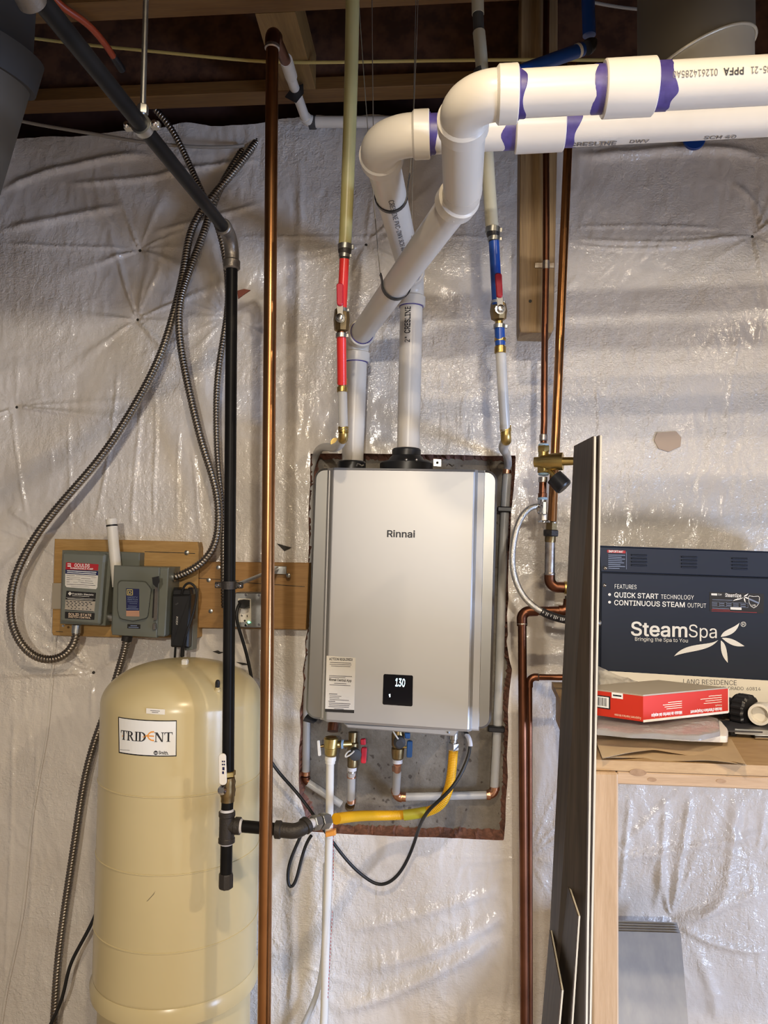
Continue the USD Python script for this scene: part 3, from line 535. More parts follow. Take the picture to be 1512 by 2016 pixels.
t.add('valve_nut', hexnut(at(448,1528,GY)-vx*.0, vx, .0185, .012), 'brass', parent=v_)
st_ = at(437,1556,GY-.030); t.add('lever_stem', _lathe(at(441,1556,GY-.012), st_-at(441,1556,GY-.012), [(0, .007), (.014, .007), (.018, .010), (.022, .006)], 16), 'chrome', parent=v_)
lv = t.add('lever', slab(rounded([(430,1484),(444,1484),(446,1546),(431,1546)], 6.5), GY-.036, GY-.031, .001), 'white_plastic', parent=v_, label='white lever handle with blue print')
t.add('lever_print', bars([(437.5,1521,441,1521.2,5),(438,1513,442,1513.2,6),(437,1505,439.5,1505.1,3),(440.5,1505,443,1505.1,3),(437,1499,439.5,1499.1,3),(440.5,1499,443,1499.1,3)], GY-.036), 'label_blue', parent=v_, kind='stuff')
t.add('nipple', rod(at(448,1576,GY), at(447,1596,GY), gr, 20), 'black_iron')
tt, tb = at(447,1597,GY), at(446,1659,GY)
L = np.linalg.norm(tt-tb)
te = t.add('tee', _lathe(tb, tt-tb, [(0, .0165), (.001, .0185), (.010, .0185), (.012, .0170), (L-.012, .0170), (L-.010, .0185), (L-.001, .0185), (L, .0165)], 24), 'cast_iron')
t.add('tee_branch', _lathe(at(447,1625,GY), X3, [(0, .015), (.018, .0165), (.019, .0190), (.030, .0190), (.031, .016)], 24), 'cast_iron', parent=te)
t.add('sealant', _lathe(at(471,1626,GY), X3, [(0, .0155), (.004, .0160), (.008, .0138)], 20), 'tape_white', label='white thread sealant')
t.add('branch_pipe', rod(at(470,1626,GY), at(548,1633,GY), gr, 20), 'black_iron')
t.add('sealant', _lathe(tt, vx, [(0, .0155), (.004, .0142), (.005, .0135)], 20), 'tape_white'); t.add('sealant', _lathe(tb-vx*.004, vx, [(0, .0135), (.001, .0142), (.004, .0152)], 20), 'tape_white')
t.add('drip_leg', rod(at(446,1659,GY), at(445,1722,GY), gr, 20), 'black_iron')
t.add('cap', _lathe(at(444.5,1749,GY), at(445,1719,GY)-at(444.5,1749,GY), [(0, .013), (.003, .0165), (.030, .0165), (.0335, .0150), (.034, .0134)], 8), 'cast_iron', label='octagonal black end cap')
k0, kc, k1 = at(540,1633,GY), at(592,1636,GY), at(616,1624,GY+.02)
ar2 = fillet(at(540,1633,GY), at(585,1637,GY), at(612,1618,GY+.03), .03)
e2 = t.add('elbow', tube(np.vstack([at(545,1633,GY), ar2, ar2[-1]+nrm(at(612,1618,GY+.03)-ar2[-1])*.012]), .0165, 20), 'cast_iron')
t.add('elbow_rim', _lathe(at(541,1633,GY), X3, [(0, .016), (.002, .0195), (.013, .0195), (.016, .0165)], 24), 'cast_iron', parent=e2)
dk = nrm(at(612,1618,GY+.03)-ar2[-1]); t.add('elbow_rim', _lathe(ar2[-1]+dk*.004, dk, [(0, .016), (.002, .0190), (.011, .0190), (.014, .0165)], 24), 'cast_iron', parent=e2)
t.done(); gend = ar2[-1]+dk*.016
hs = Thing('gas_hose', 'yellow corrugated gas connector hose curving up to the water heater', 'hose')
hp = [gend, at(628,1618,GY+.04), at(662,1612,GY+.10), at(720,1606,2.0), at(780,1605,2.10), at(840,1598,2.10), at(872,1578,2.09), at(886,1540,2.09), at(891,1500,2.09), at(893,1474,2.09)]
sp = spline(hp, .0011); cum = np.arange(len(sp)); Lh = len(sp)
i0 = int(np.argmin(np.linalg.norm(sp-hp[2], axis=1))); s2 = sp[i0:]
dl = nrm(s2[0]-sp[0])
hs.add('hose', tube(s2, .0128*(1-.06*(np.arange(len(s2)) % 4 >= 2)), 18), 'hose_yellow')
hs.add('nipple', rod(gend, gend+dl*.02, .0105, 16), 'tape_white')
hs.add('hex_nut', hexnut(gend+dl*.016, dl, .0175, .020), 'galvanized'); hs.add('hex_nut', hexnut(gend+dl*.040, dl, .0185, .026), 'galvanized')
hs.add('hex_nut', hexnut(at(893,1474,2.09)-Z3*.004, Z3, .0150, .020), 'chrome'); hs.add('flare_fitting', _lathe(at(893,1462,2.09), Z3, [(0, .009), (.008, .009), (.01, .0125), (.03, .0125), (.031, .008), (.05, .008)], 16), 'steel')
tg = spline([at(792,1601,2.082), at(812,1599,2.082), at(842,1594,2.082)], .004)
hs.add('tag', tube(spline([at(795,1605,2.10), at(815,1602.5,2.10), at(840,1598,2.10)], .004), .0139, 18), 'tag_yellow', label='dull yellow paper tag'); hs.done()
# rod hangers of the gas line
t = Thing('rod_hanger', 'galvanized threaded rod with split ring holding up the sloping black gas pipe', 'pipe hanger')
u_ = nrm(top-arc[0]); 
ss = np.linspace(0, 1, 600); P = min((arc[0]+(top-arc[0])*s for s in ss), key=lambda p: abs(proj(p)[0]-280))
t.add('ring', _lathe(P-u_*.008, u_, [(0, gr+.0005), (0, gr+.004), (.016, gr+.004), (.016, gr+.0005)], 24), 'galvanized')
sd = nrm(np.cross(u_, Z3)); sd = sd if sd[0] > 0 else -sd; upv = np.cross(sd, u_); upv = upv if upv[2] > 0 else -upv
for s in (-1, 1):
    e = t.add('ear', box3(P+sd*s*(gr+.010), sd, u_, upv, .016, .012, .012, .002), 'galvanized'); t.add('bolt', _lathe(P+sd*s*(gr+.011)+u_*.006, u_, [(0, .005), (.004, .005), (.006, .003)], 10), 'chrome', parent=e)
zr = P+Z3*(gr+.003); t.add('rod', rod(zr, bz(zr, ZC+.1), .0048, 12), 'galvanized'); t.add('nut', hexnut(zr+Z3*.004, Z3, .0095, .016), 'galvanized'); t.done()
t = Thing('pipe_clamp', 'split ring clamp with steel rod fixing the black gas pipe to the right wooden board', 'pipe clamp')
P = at(451,1152,GY); t.add('ring', _lathe(P-vx*.009, vx, [(0, gr+.0005), (0, gr+.004), (.018, gr+.004), (.018, gr+.0005)], 24), 'cast_iron')
for s, px in ((-1, 431), (1, 478)):
    e = t.add('ear', box3(P+X3*s*(gr+.010), X3, Y3, Z3, .018, .010, .014, .002), 'cast_iron'); t.add('bolt', _lathe(P+X3*s*(gr+.012)-Y3*.005, -Y3, [(0, .005), (.004, .005), (.006, .003)], 10), 'chrome', parent=e)
t.add('rod', rod(at(470,1150,GY+.01), at(548,1118,2.215), .0048, 12), 'galvanized')
t.add('wall_plate', slab([(540,1114),(564,1115),(564,1131),(540,1130)], 2.207, 2.211, .001), 'galvanized'); t.add('screw', _lathe(at(568,1133,2.212), -Y3, [(0, .0075), (.004, .006), (.006, .002)], 12), 'galvanized'); t.done()
# ------------------------------------------------------------------ copper drain pipe on the left of the heater
CYp = 1.672
t = Thing('copper_pipe', 'tall bright copper pipe running from ceiling to floor left of the heater', 'pipe')
cb0, ct = at(520,2030,CYp), at(536,86,CYp); cb0 = cb0 + (cb0-ct)*((cb0[2]-.0)/(ct[2]-cb0[2]))
t.add('pipe', rod(cb0, ct, .0143, 28), 'copper')
eb = fillet(at(536,120,CYp), at(536.5,66,CYp), at(566,110,1.85), .028); t.add('elbow', tube(np.vstack([ct-Z3*.01, eb, eb[-1]+nrm(eb[-1]-eb[-2])*.015]), .0168, 24), 'copper_dull', label='dark copper elbow at the top'); dz = nrm(eb[-1]-eb[-2])
t.add('solder_ring', _lathe(ct-Z3*.014, Z3, [(0, .0145), (.002, .0172), (.008, .0172), (.010, .0166)], 24), 'solder'); t.done(); ce = eb[-1]+dz*.015
t = Thing('drain_pipe', 'white plastic drain pipe under the joists with black clip and elbow', 'pipe')
dm, dc, dE = at(578,186,2.08), at(604,240,2.19), at(900,240,2.19)
t.add('pipe', rod(ce-dz*.005, at(566,128,1.86), .0135, 20), 'copper_dull', label='short brownish upper section'); t.add('coupling', rod(at(563,118,1.83), at(573,150,1.94), .0165, 20), 'pvc_plain')
ee = fillet(at(572,150,1.94), dc, dE, .03); t.add('pipe', tube(np.vstack([at(570,146,1.93), ee[0]]), .0135, 20), 'pvc'); t.add('elbow', tube(ee, .0165, 20), 'pvc_plain')
t.add('pipe', rod(ee[-1], dE, .0165, 20), 'pvc'); t.add('coupling', rod(at(609,241,2.19), at(622,241,2.19), .0195, 20), 'insulation_grey', label='dark grey rubber coupling')
t.add('clip', hull([at(x, y, Y) for Y in (2.0, 2.05) for x, y in ((561,190),(575,172),(597,165),(598,184),(583,203),(562,192))]), 'plastic_black', label='black plastic pipe clip'); t.done()
Q = lambda *a: [at(*p) for p in a]
# ------------------------------------------------------------------ hot and cold lines above the heater
def crimp(t, P, ax, r, w=.007, look='brass', n=22): return t.add('crimp_ring', _lathe(P-nrm(ax)*w/2, ax, [(0, r), (0.0005, r+.0012), (w-.0005, r+.0012), (w, r)], n), look)
def ball_valve(t, a, b, stem_px, lever_px, lever_look, Y, label):
    ax = nrm(b-a); L = np.linalg.norm(b-a)
    v = t.add('valve', _lathe(a, ax, [(0, .010), (.004, .0165), (.012, .0175), (L*.5, .0190), (L-.012, .0175), (L-.004, .0165), (L, .010)], 8), 'brass_dark', label=label, smooth=20)
    c = at(*stem_px, Y-.017); t.add('stem_nut', _lathe(c, -Y3, [(0, .0115), (.003, .0115), (.0032, .0075), (.011, .0075), (.012, .006)], 12), 'chrome', parent=v)
    lo, hi = lever_px; t.add('lever_shank', slab([(stem_px[0]-5, stem_px[1]), (stem_px[0]+5, stem_px[1]), (lo[0]+6.5, lo[1]), (lo[0]-6.5, lo[1])], Y-.022, Y-.0195, .0004), 'steel', parent=v)
    t.add('lever', slab(rounded([(lo[0]-6, lo[1]), (lo[0]+6, lo[1]), (hi[0]+7, hi[1]), (hi[0]-7, hi[1])], 5), Y-.028, Y-.0185, .002), lever_look, parent=v, label='dipped lever grip')
    return v
HT = Thing('water_line', 'hot water line left of the vents, yellowed tube above, red tubes and red lever valve', 'water pipe')
pt = [at(694,-20,1.62), at(690,200,1.66), at(683,400,1.70), at(679,484,1.71)]
HT.add('upper_tube', tube(spline(pt, .02), A(*np.linspace(.0155, .0147, len(spline(pt, .02)))), 24), 'pex_yellow', label='yellowed translucent upper tube')
HT.add('hose_clamp', clamp_band(at(679,487,1.71), Z3, .0147, .012), 'galvanized'); HT.add('reducer', _lathe(at(678,512,1.71), at(679,484,1.71)-at(678,512,1.71), [(0, .0108), (.006, .0112), (.012, .0125), (.018, .0150), (.024, .0150)], 22), 'cast_iron'); HT.add('hose_clamp', clamp_band(at(678,504,1.71), Z3, .0115, .009), 'galvanized')
HT.add('red_tube', rod(at(678,510,1.71), at(673,612,1.73), .0111, 22), 'pex_red', label='upper red tube'); HT.add('hose_clamp', clamp_band(at(673.5,611,1.73), Z3, .0111, .008), 'galvanized')
ball_valve(HT, at(672,654,1.74), at(673,606,1.735), (670,626), ((669,601),(669,557)), 'lever_red', 1.735, 'brass ball valve')
HT.add('stub', rod(at(672,651,1.74), at(672,664,1.74), .0105, 20), 'copper_dull'); HT.add('hose_clamp', clamp_band(at(672,661,1.74), Z3, .0113, .010), 'galvanized')
HT.add('red_tube', rod(at(672,655,1.74), at(673.5,757,1.78), .0111, 22), 'pex_red', label='lower red tube')
HT.add('barb_coupling', rod(at(673.5,745,1.78), at(674,770,1.785), .0095, 20), 'brass')
for y in (747, 753, 765, 769): crimp(HT, at(673.6,y,1.782), Z3, .0112)
HT.add('clear_tube', rod(at(673.8,763,1.783), at(676,848,1.80), .0112, 22), 'pex_clear', label='clear lower tube')
crimp(HT, at(676,843,1.80), Z3, .0113); crimp(HT, at(676,849,1.80), Z3, .0113)
eb = fillet(at(676,845,1.80), at(676.5,864,1.80), at(622,894,2.26), .014); HT.add('elbow', tube(np.vstack([at(676,852,1.80), eb, eb[-1]+nrm(eb[-1]-eb[-2])*.006]), .0115, 20), 'brass')
HT.add('clear_tube', tube(spline([eb[-1], at(650,881,2.0), at(623,893,2.27), at(611,930,2.295)], .01), .0112, 20), 'pex_clear', label='clear tube running back to the wall'); crimp(HT, at(660,872,1.93), at(622,894,2.26)-at(676,864,1.80), .0115, .009)
HT.add('clear_tube', tube(spline([at(611,930,2.295), at(607,1200,2.298), at(602,1526,2.298)], .03), .0112, 18), 'pex_clear', label='clear tube down the left of the cut-out'); HT.add('elbow', tube(fillet(at(602,1515,2.298), at(601,1536,2.298), at(640,1555,2.30), .016), .0125, 18), 'copper_dull'); crimp(HT, at(602,1523,2.298), Z3, .0115, .012, 'copper_ring')
HT.add('clear_tube', rod(at(606,1541,2.299), at(672,1584,2.30), .0112, 18), 'pex_clear', label='clear tube slanting to the hot valve')
HT.done()
CT = Thing('water_line', 'cold water line right of the vents, milky tube above, blue tubes and red lever valve', 'water pipe')
CT.add('upper_tube', rod(at(940,-20,1.70), at(941,28,1.70), .0140, 22), 'pex_milky'); CT.add('black_sleeve', rod(at(941,26,1.70), at(943,66,1.705), .0125, 20), 'insulation_grey'); pt = [at(943,64,1.70), at(950,150,1.69), at(959,300,1.68), at(969,452,1.66)]
CT.add('upper_tube', tube(spline(pt, .02), .0142, 22), 'pex_milky', label='milky upper tube'); CT.add('black_sleeve', rod(at(945,138,1.692), at(949,158,1.69), .0150, 20), 'insulation_grey')
CT.add('hose_clamp', clamp_band(at(970,454,1.66), Z3, .0145, .012), 'galvanized'); CT.add('reducer', _lathe(at(972,476,1.66), at(970,448,1.66)-at(972,476,1.66), [(0, .0110), (.006, .0115), (.012, .0135), (.018, .0148), (.022, .0148)], 22), 'plastic_black'); CT.add('hose_clamp', clamp_band(at(972,471,1.66), Z3, .0118, .009), 'galvanized')
CT.add('blue_tube', rod(at(972,468,1.66), at(979,600,1.68), .0114, 22), 'pex_blue', label='upper blue tube'); CT.add('hose_clamp', clamp_band(at(978.5,595,1.68), Z3, .0114, .006), 'galvanized')
ball_valve(CT, at(982,632,1.69), at(981,594,1.685), (985,609), ((984,585),(981,537)), 'label_red', 1.685, 'brass ball valve')
CT.add('stub', rod(at(982,630,1.69), at(983,642,1.69), .0085, 20), 'brass'); CT.add('blue_tube', rod(at(983,638,1.69), at(985,680,1.695), .0113, 22), 'pex_blue', label='short blue tube'); CT.add('hose_clamp', clamp_band(at(983,643,1.69), Z3, .0115, .009), 'galvanized')
for y in (669, 686, 692): crimp(CT, at(984.6,y,1.695), Z3, .0114, .008, 'brass')
CT.add('barb_coupling', rod(at(984.5,676,1.695), at(985,690,1.695), .0098, 20), 'brass')
CT.add('clear_tube', tube(spline([at(985,684,1.695), at(990,770,1.72), at(995,848,1.75)], .01), .0115, 22), 'pex_clear', label='clear lower tube'); crimp(CT, at(995,840,1.75), Z3, .0116); crimp(CT, at(995.5,846,1.75), Z3, .0116)
eb = fillet(at(995,845,1.75), at(996.5,866,1.75), at(996,905,2.25), .013); CT.add('elbow', tube(np.vstack([at(995.5,848,1.75), eb]), .0118, 20), 'brass')
CT.add('clear_tube', tube(spline([eb[-1], at(992,885,1.95), at(1000,910,2.26), at(999,935,2.295)], .01), .0115, 20), 'pex_clear', label='clear tube running back to the wall')
CT.add('clear_tube', tube(spline([at(999,935,2.295), at(990,1100,2.296), at(984,1300,2.296), at(973,1556,2.296)], .03), .0128, 20), 'pex_clear', label='clear tube down the right of the cut-out'); crimp(CT, at(998,928,2.29), Z3, .0115, .014, 'copper_ring')
for x, y in ((995,1003), (977,1435)):
    CT.add('strap', box3(at(x,y,2.282), nrm(A(1,0,-.03)), Y3, nrm(A(.03,0,1)), .048, .026, .016, .003), 'plastic_black', label='black pipe strap')
e1 = fillet(at(974,1540,2.296), at(972,1563,2.296), at(900,1568,2.296), .016); CT.add('elbow', tube(e1, .0138, 18), 'copper_ring'); crimp(CT, at(974,1552,2.296), Z3, .013, .010, 'copper_ring'); crimp(CT, at(962,1565,2.296), X3, .013, .012, 'copper_ring')
CT.add('clear_tube', rod(at(958,1565,2.296), at(793,1569,2.296), .0118, 20), 'pex_clear', label='clear horizontal tube'); crimp(CT, at(795,1569,2.296), X3, .0122, .013, 'copper_ring')
e1 = fillet(at(800,1570,2.296), at(781,1570,2.296), at(780,1540,2.28), .015); CT.add('elbow', tube(e1, .0138, 18), 'copper_ring'); crimp(CT, at(779,1557,2.292), Z3, .0122, .013, 'copper_ring')
CT.add('clear_tube', rod(at(779.5,1560,2.292), at(782,1510,2.20), .0120, 20), 'pex_clear', label='short clear riser'); crimp(CT, at(781,1513,2.205), Z3, .0118, .014, 'copper_ring'); CT.done()
# ------------------------------------------------------------------ valves under the heater
t = Thing('isolation_valve', 'brass hot isolation valve with red lever under the heater', 'valve', 'isolation valves under the heater'); VY = 2.16
t.add('body', _lathe(at(694,1510,VY), at(695,1440,VY)-at(694,1510,VY), [(0, .0135), (.004, .0150), (.026, .0150), (.030, .0125), (.034, .0125), (.040, .0160), (.066, .0160), (.070, .0130), (.096, .0130)], 20), 'brass_dark')
t.add('grey_cap', _lathe(at(697,1480,VY-.012), A(.35,-1,-.2), [(0, .014), (.014, .0165), (.022, .0165), (.026, .010)], 18), 'insulation_grey', label='dark grey drain cap'); t.add('cap_cord', tube(spline([at(697,1478,VY-.045), at(689,1486,VY-.045), at(680,1490,VY-.045), at(681,1485,VY-.045), at(690,1478,VY-.046)], .003), .0022, 8), 'label_white')
l = t.add('lever', slab(rounded([(711,1472),(722,1473),(720,1504),(710,1503)], 3), VY-.02, VY-.008, .002), 'lever_red', label='red lever'); t.add('lever_hub', slab(rounded([(709,1456),(719,1455),(720,1467),(710,1467)], 2), VY-.02, VY-.008, .002), 'lever_red'); t.add('lever_stem', rod(at(703,1484,VY-.012), at(714,1484,VY-.012), .003, 8), 'brass')
t.add('thread_tape', _lathe(at(693,1518,VY), Z3, [(0, .0105), (.001, .0125), (.010, .0130), (.011, .0120)], 18), 'tape_white'); t.done()
t = Thing('hot_riser', 'clear tube with copper rings and elbow below the red lever valve', 'water pipe')
t.add('clear_tube', rod(at(692,1519,VY), at(691,1580,VY+.06), .0112, 20), 'pex_clear')
for y in (1527, 1577): crimp(t, at(692,y,VY+.01 if y < 1550 else VY+.055), Z3, .0115, .013, 'copper_ring')
t.add('elbow', tube(fillet(at(690,1572,VY+.05), at(689,1588,VY+.065), at(676,1585,2.31), .014), .0135, 18), 'brass_dark'); t.add('adapter', rod(at(692,1514,VY), at(692,1522,VY), .0105, 18), 'solder'); t.done()
t = Thing('isolation_valve', 'brass cold isolation valve with blue lever under the heater', 'valve', 'isolation valves under the heater')
t.add('body', _lathe(at(783,1495,VY), at(784,1432,VY)-at(783,1495,VY), [(0, .0120), (.004, .0160), (.020, .0175), (.030, .0180), (.034, .0150), (.040, .0180), (.070, .0180), (.086, .0130)], 22), 'brass_dark')
t.add('grey_cap', _lathe(at(786,1457,VY-.014), A(.1,-1,-.15), [(0, .014), (.014, .0165), (.020, .0165), (.026, .010)], 18), 'insulation_grey', label='dark grey drain cap'); t.add('cap_cord', tube(spline([at(774,1440,VY-.04), at(779,1448,VY-.045), at(784,1455,VY-.045)], .004), .0022, 8), 'label_white')
t.add('lever', slab(rounded([(801,1459),(812,1460),(811,1492),(800,1492)], 3), VY-.02, VY-.008, .002), 'lever_blue', label='blue lever'); t.add('lever_hub', slab(rounded([(796,1443),(807,1444),(807,1455),(797,1454)], 2), VY-.02, VY-.008, .002), 'lever_blue'); t.add('lever_stem', rod(at(792,1471,VY-.014), at(803,1471,VY-.014), .003, 8), 'brass')
t.add('thread_tape', _lathe(at(782.5,1503,VY), Z3, [(0, .0115), (.001, .0140), (.011, .0140), (.012, .012)], 18), 'tape_white'); t.add('adapter', rod(at(782.5,1503,VY), at(782,1516,VY+.03), .0110, 18), 'copper_ring'); t.done()
t = Thing('relief_valve', 'brass pressure relief valve with cream pull lever at the left under the heater', 'valve'); RY = 2.12
t.add('body', _lathe(at(651,1487,RY), at(652,1450,RY)-at(651,1487,RY), [(0, .0135), (.003, .0165), (.020, .0180), (.022, .0200), (.046, .0200), (.050, .0160)], 16), 'brass'); t.add('side_port', rod(at(662,1466,RY), at(690,1464,RY+.02), .0092, 16), 'brass'); t.add('tape_ring', _lathe(at(672,1465,RY+.004), X3, [(0, .0095), (.001, .0125), (.005, .0120), (.006, .0095)], 16), 'tape_blue')
t.add('upper_fitting', rod(at(655,1440,RY+.01), at(656,1424,RY+.02), .0150, 16), 'copper_dull'); t.add('lever', slab(rounded([(624,1458),(629,1457),(632,1488),(626,1489)], 2), RY-.012, RY-.009, .0006), 'white_plastic', label='cream lever plate')
t.add('lever_arm', rod(at(628,1470,RY-.004), at(640,1468,RY), .004, 10), 'brass_dark'); t.done()
t = Thing('discharge_pipe', 'slim white discharge pipe with red print dropping from the relief valve to the floor', 'pipe')
t.add('adapter', _lathe(at(650,1503,RY), at(651,1487,RY)-at(650,1503,RY), [(0, .0135), (.008, .0140), (.0085, .0155), (.020, .0155)], 16), 'white_plastic')
pp = [at(650,1500,RY), at(648,1640,2.17), at(645,1750,2.20), at(640,1900,2.215), at(636,2030,2.215)]; pp.append(A(pp[-1][0]-.03, 2.215, 0)); t.add('pipe', tube(spline(pp, .03), .0110, 22), 'white_plastic')
t.add('collar', slab([(640,1640),(660,1634),(661,1645),(641,1649)], 2.145, 2.16, .002), 'print_orange', label='orange mark')
for (xa, ya, xb, yb, nn) in ((653,1580,653,1734,22), (651,1792,642,1966,24)):
    Yq = 2.155 if ya < 1700 else 2.195
    t.add('red_print', bars([(xa+(xb-xa)*k/nn+.6+2.2, ya+(yb-ya)*(k+.5)/nn, xa+(xb-xa)*k/nn+3.8, ya+(yb-ya)*(k+.5)/nn, (yb-ya)/nn*.62) for k in range(nn)], Yq), 'ink_red', kind='stuff')
t.done()
t = Thing('clear_hose', 'faint clear hose curving out from behind the slim white discharge pipe near the floor', 'hose'); t.add('hose', tube(spline(Q((641,1700,2.235),(638,1850,2.24),(631,1925,2.24),(618,1972,2.235),(600,2012,2.23),(580,2060,2.22)), .01), .0075, 14), 'pex_clear'); t.done()
# ------------------------------------------------------------------ power cord of the heater
t = Thing('appliance_cable', 'black power cable looping from the outlet box up to the underside of the heater', 'cord')
cp = [at(480,1186,2.16), at(470,1192,2.13), at(466,1215,2.12), at(478,1262,2.15), at(492,1318,2.16), at(505,1400,2.17), at(530,1492,2.19), at(575,1550,2.20), at(617,1604,2.20), at(680,1690,2.21), at(720,1728,2.22), at(750,1741,2.22), at(785,1720,2.21), at(815,1660,2.19), at(845,1595,2.055), at(890,1550,2.03), at(918,1500,2.05), at(925,1470,2.07), at(922,1450,2.08), at(915,1440,2.09)]
t.add('cord', tube(spline(cp, .008), .0046, 12), 'rubber'); t.add('tag', tube(spline([at(918.5,1446,2.085), at(924,1456,2.075), at(926,1469,2.07)], .004), .0062, 10), 'tape_white', label='white wrapped tag')
cp2 = [at(613,1645,2.215), at(590,1705,2.22), at(577,1743,2.22), at(571,1745,2.22), at(567,1720,2.22), at(577,1680,2.22), at(594,1640,2.215)]
t.add('cord_loop', tube(spline(cp2, .006), .0046, 12), 'rubber', label='slack loop of the cord'); t.add('plug', hull([at(x, y, Y) for Y, q in ((2.135, [(468,1183),(480,1180),(491,1182),(490,1194),(480,1198),(470,1196)]), (2.165, [(472,1181),(492,1181),(492,1197),(474,1197)])) for x, y in q]), 'rubber', label='round black plug'); t.done()
# ------------------------------------------------------------------ boards
t = Thing('mounting_plank', 'yellowish wooden board carrying the two grey electrical boxes', 'board')
t.add('board', slab([(107,1061),(250,1063),(388,1067),(391,1080),(388,1256),(240,1255),(104,1251),(102,1245)], W-.048, W+.002, .002), 'wood_board')
t.add('crack', bars([(285,1086,384,1089.5,1.2),(110,1243,124,1244,1)], W-.048), 'nail'); t.add('screw', _lathe(at(368,1088,W-.048), -Y3, [(0, .007), (.003, .007), (.005, .003)], 14), 'galvanized')
t.add('card', slab([(103,1148),(121,1148),(120,1199),(101,1199)], W-.056, W-.048, .0005), 'cardboard_grey', label='pale cardboard patch at the left edge'); t.done()
t = Thing('mounting_plank', 'darker brown wooden board behind the pipes carrying the outlet box', 'board')
t.add('board', slab([(392,1106),(608,1108),(605,1180),(602,1240),(390,1236)], W-.042, W+.002, .002), 'wood_board_dark'); t.add('crack', bars([(384,1138,470,1143,1.1),(470,1146,600,1155,1.1)], W-.042), 'nail')
for x, y in ((411,1142), (415,1203), (430,1117)): t.add('screw', _lathe(at(x,y,W-.042), -Y3, [(0, .0062), (.002, .0062), (.003, .003)], 14), 'galvanized')
t.done()
# ------------------------------------------------------------------ pump control box
BY = 2.14
t = Thing('control_box', 'grey metal pump control box with red, white and black labels on the left board', 'electrical box')
o_ = [(122,1086),(207,1090),(196,1231),(117,1224)]
b = t.add('body', slab([(122,1083),(218,1087),(220,1100),(207,1232),(118,1228)], BY+.022, W-.0485, .002), 'enclosure'); t.add('cover', slab(rounded(o_, 5), BY, BY+.03, .006), 'enclosure')
lb = t.add('red_label', slab(rounded([(130,1107),(194,1111),(193,1123),(129,1121)], 1), BY-.0005, BY), 'label_red', label='red label band')
t.add('blue_label', slab([(129,1121),(193,1124.5),(193,1133),(129,1129.5)], BY-.0005, BY), 'label_blue', label='blue label band'); t.add('white_label', slab([(128.5,1129.5),(193,1133),(191.5,1156),(189,1160),(131,1156),(128,1152)], BY-.0005, BY), 'label_white', label='white form label')
Yl = BY-.0005
t.add('heading', text('GOULDS', (146.5,1115.8), (176.5,1117.2), 6.6, Yl, True, .0003, .0002), 'print_white', parent=lb); t.add('subheading', text('SUBMERSIBLE PUMP', (138.5,1119.6), (183.5,1121.8), 3.0, Yl, True, .0003, .0002), 'print_white', parent=lb); t.add('emblem', bars([(133,1110,140,1110.4,1.6),(133,1112.5,140,1112.9,1.2),(133,1115,140,1115.4,1.6)], Yl, .0003, .0002), 'print_white', parent=lb)
t.add('blue_label_print', bars([(132,1123.5,190,1126.8,1.5),(132,1127,189,1130.3,1.5)], Yl, .0003, .0002), 'print_white')
t.add('form_print', bars([(131,1132.5,147,1133.2,.8),(150,1133,188,1135,.5)]+[(131,1137+4.2*k,137,1137.3+4.2*k,.9) for k in range(3)]+[(137,1136,158,1137,.45),(137,1139.5,158,1140.5,.45),(160,1138.5,178,1139.5,.8),(180,1137,190,1137.5,.45),(137,1140.5,143,1141,.4),(154,1142,165,1142.5,.45),(154,1145,165,1145.5,.45),(167,1143.5,182,1144.3,.8),(144,1146,153,1146.5,.45),(159,1147,184,1148.5,.8),(131,1150,188,1152.7,.9),(140,1154,176,1156,.5)], Yl, .0003, .0002), 'ink_grey', kind='stuff')
bl = t.add('black_label', slab(rounded([(131,1163),(189,1167),(187.5,1182),(187,1184),(129,1180)], 1.2), BY-.0005, BY), 'label_black', label='black maker label'); t.add('emblem', slab([(137.5,1164.8),(141.5,1168.5),(137.5,1172.8),(133.8,1168.5)], Yl-.0004, Yl), 'label_white', parent=bl); t.add('lettering', text('Franklin Electric', (142.5,1170.5), (184.5,1172.8), 3.4, Yl, True, .0003, .0002), 'label_white', parent=bl); t.add('fine_print', bars([(142,1172.8,176,1174.8,.8),(130,1176.3,187.5,1179.3,.5),(133,1178.5,183,1181.5,1.0)], Yl, .0003, .0002), 'label_white', parent=bl)
t.add('rating_plate', slab([(129,1180.5),(187.5,1184.3),(185.5,1204),(127.5,1200)], BY-.0005, BY), 'cardboard_grey', label='pale rating plate'); t.add('rating_print', bars([(130+7.5*i+(k*3 % 5), 1183.5+3.4*k+.5*i*.9, 134.5+7.5*i+(k*2 % 4), 1183.8+3.4*k+.45*i, 1.5) for k in range(5) for i in range(7) if (k, i) not in ((3, 3), (3, 4), (2, 6), (3, 6), (4, 0))]+[(128,1200.5,184,1204,1.2)], Yl, .0003, .0002), 'ink', kind='stuff')
sl = t.add('black_strip', slab(rounded([(128,1204),(186.5,1207),(185.5,1220.5),(127.5,1217.5)], 1), BY-.0005, BY), 'label_black', label='black strip with pale letters'); t.add('lettering', text('SOLID STATE', (134.5,1211.5), (180,1213.8), 5.0, Yl, True, .0003, .0002), 'print_cream', parent=sl); t.add('lettering', text('SWITCH CONTROL', (134.5,1215.8), (178.5,1218.3), 3.2, Yl, True, .0003, .0002), 'print_cream', parent=sl)
t.add('conduit_hub', rod(at(151,1230,2.185), at(150,1246,2.185), .0135, 16), 'galvanized'); t.add('side_nipple', _lathe(at(205,1214,2.185), X3, [(0, .0165), (.006, .0165), (.0062, .0125), (.030, .0125)], 16), 'galvanized', label='shiny connector to the switch box'); t.add('screw', _lathe(at(124.5,1232,BY+.02), -Y3, [(0, .004), (.003, .003)], 10), 'chrome'); t.done()
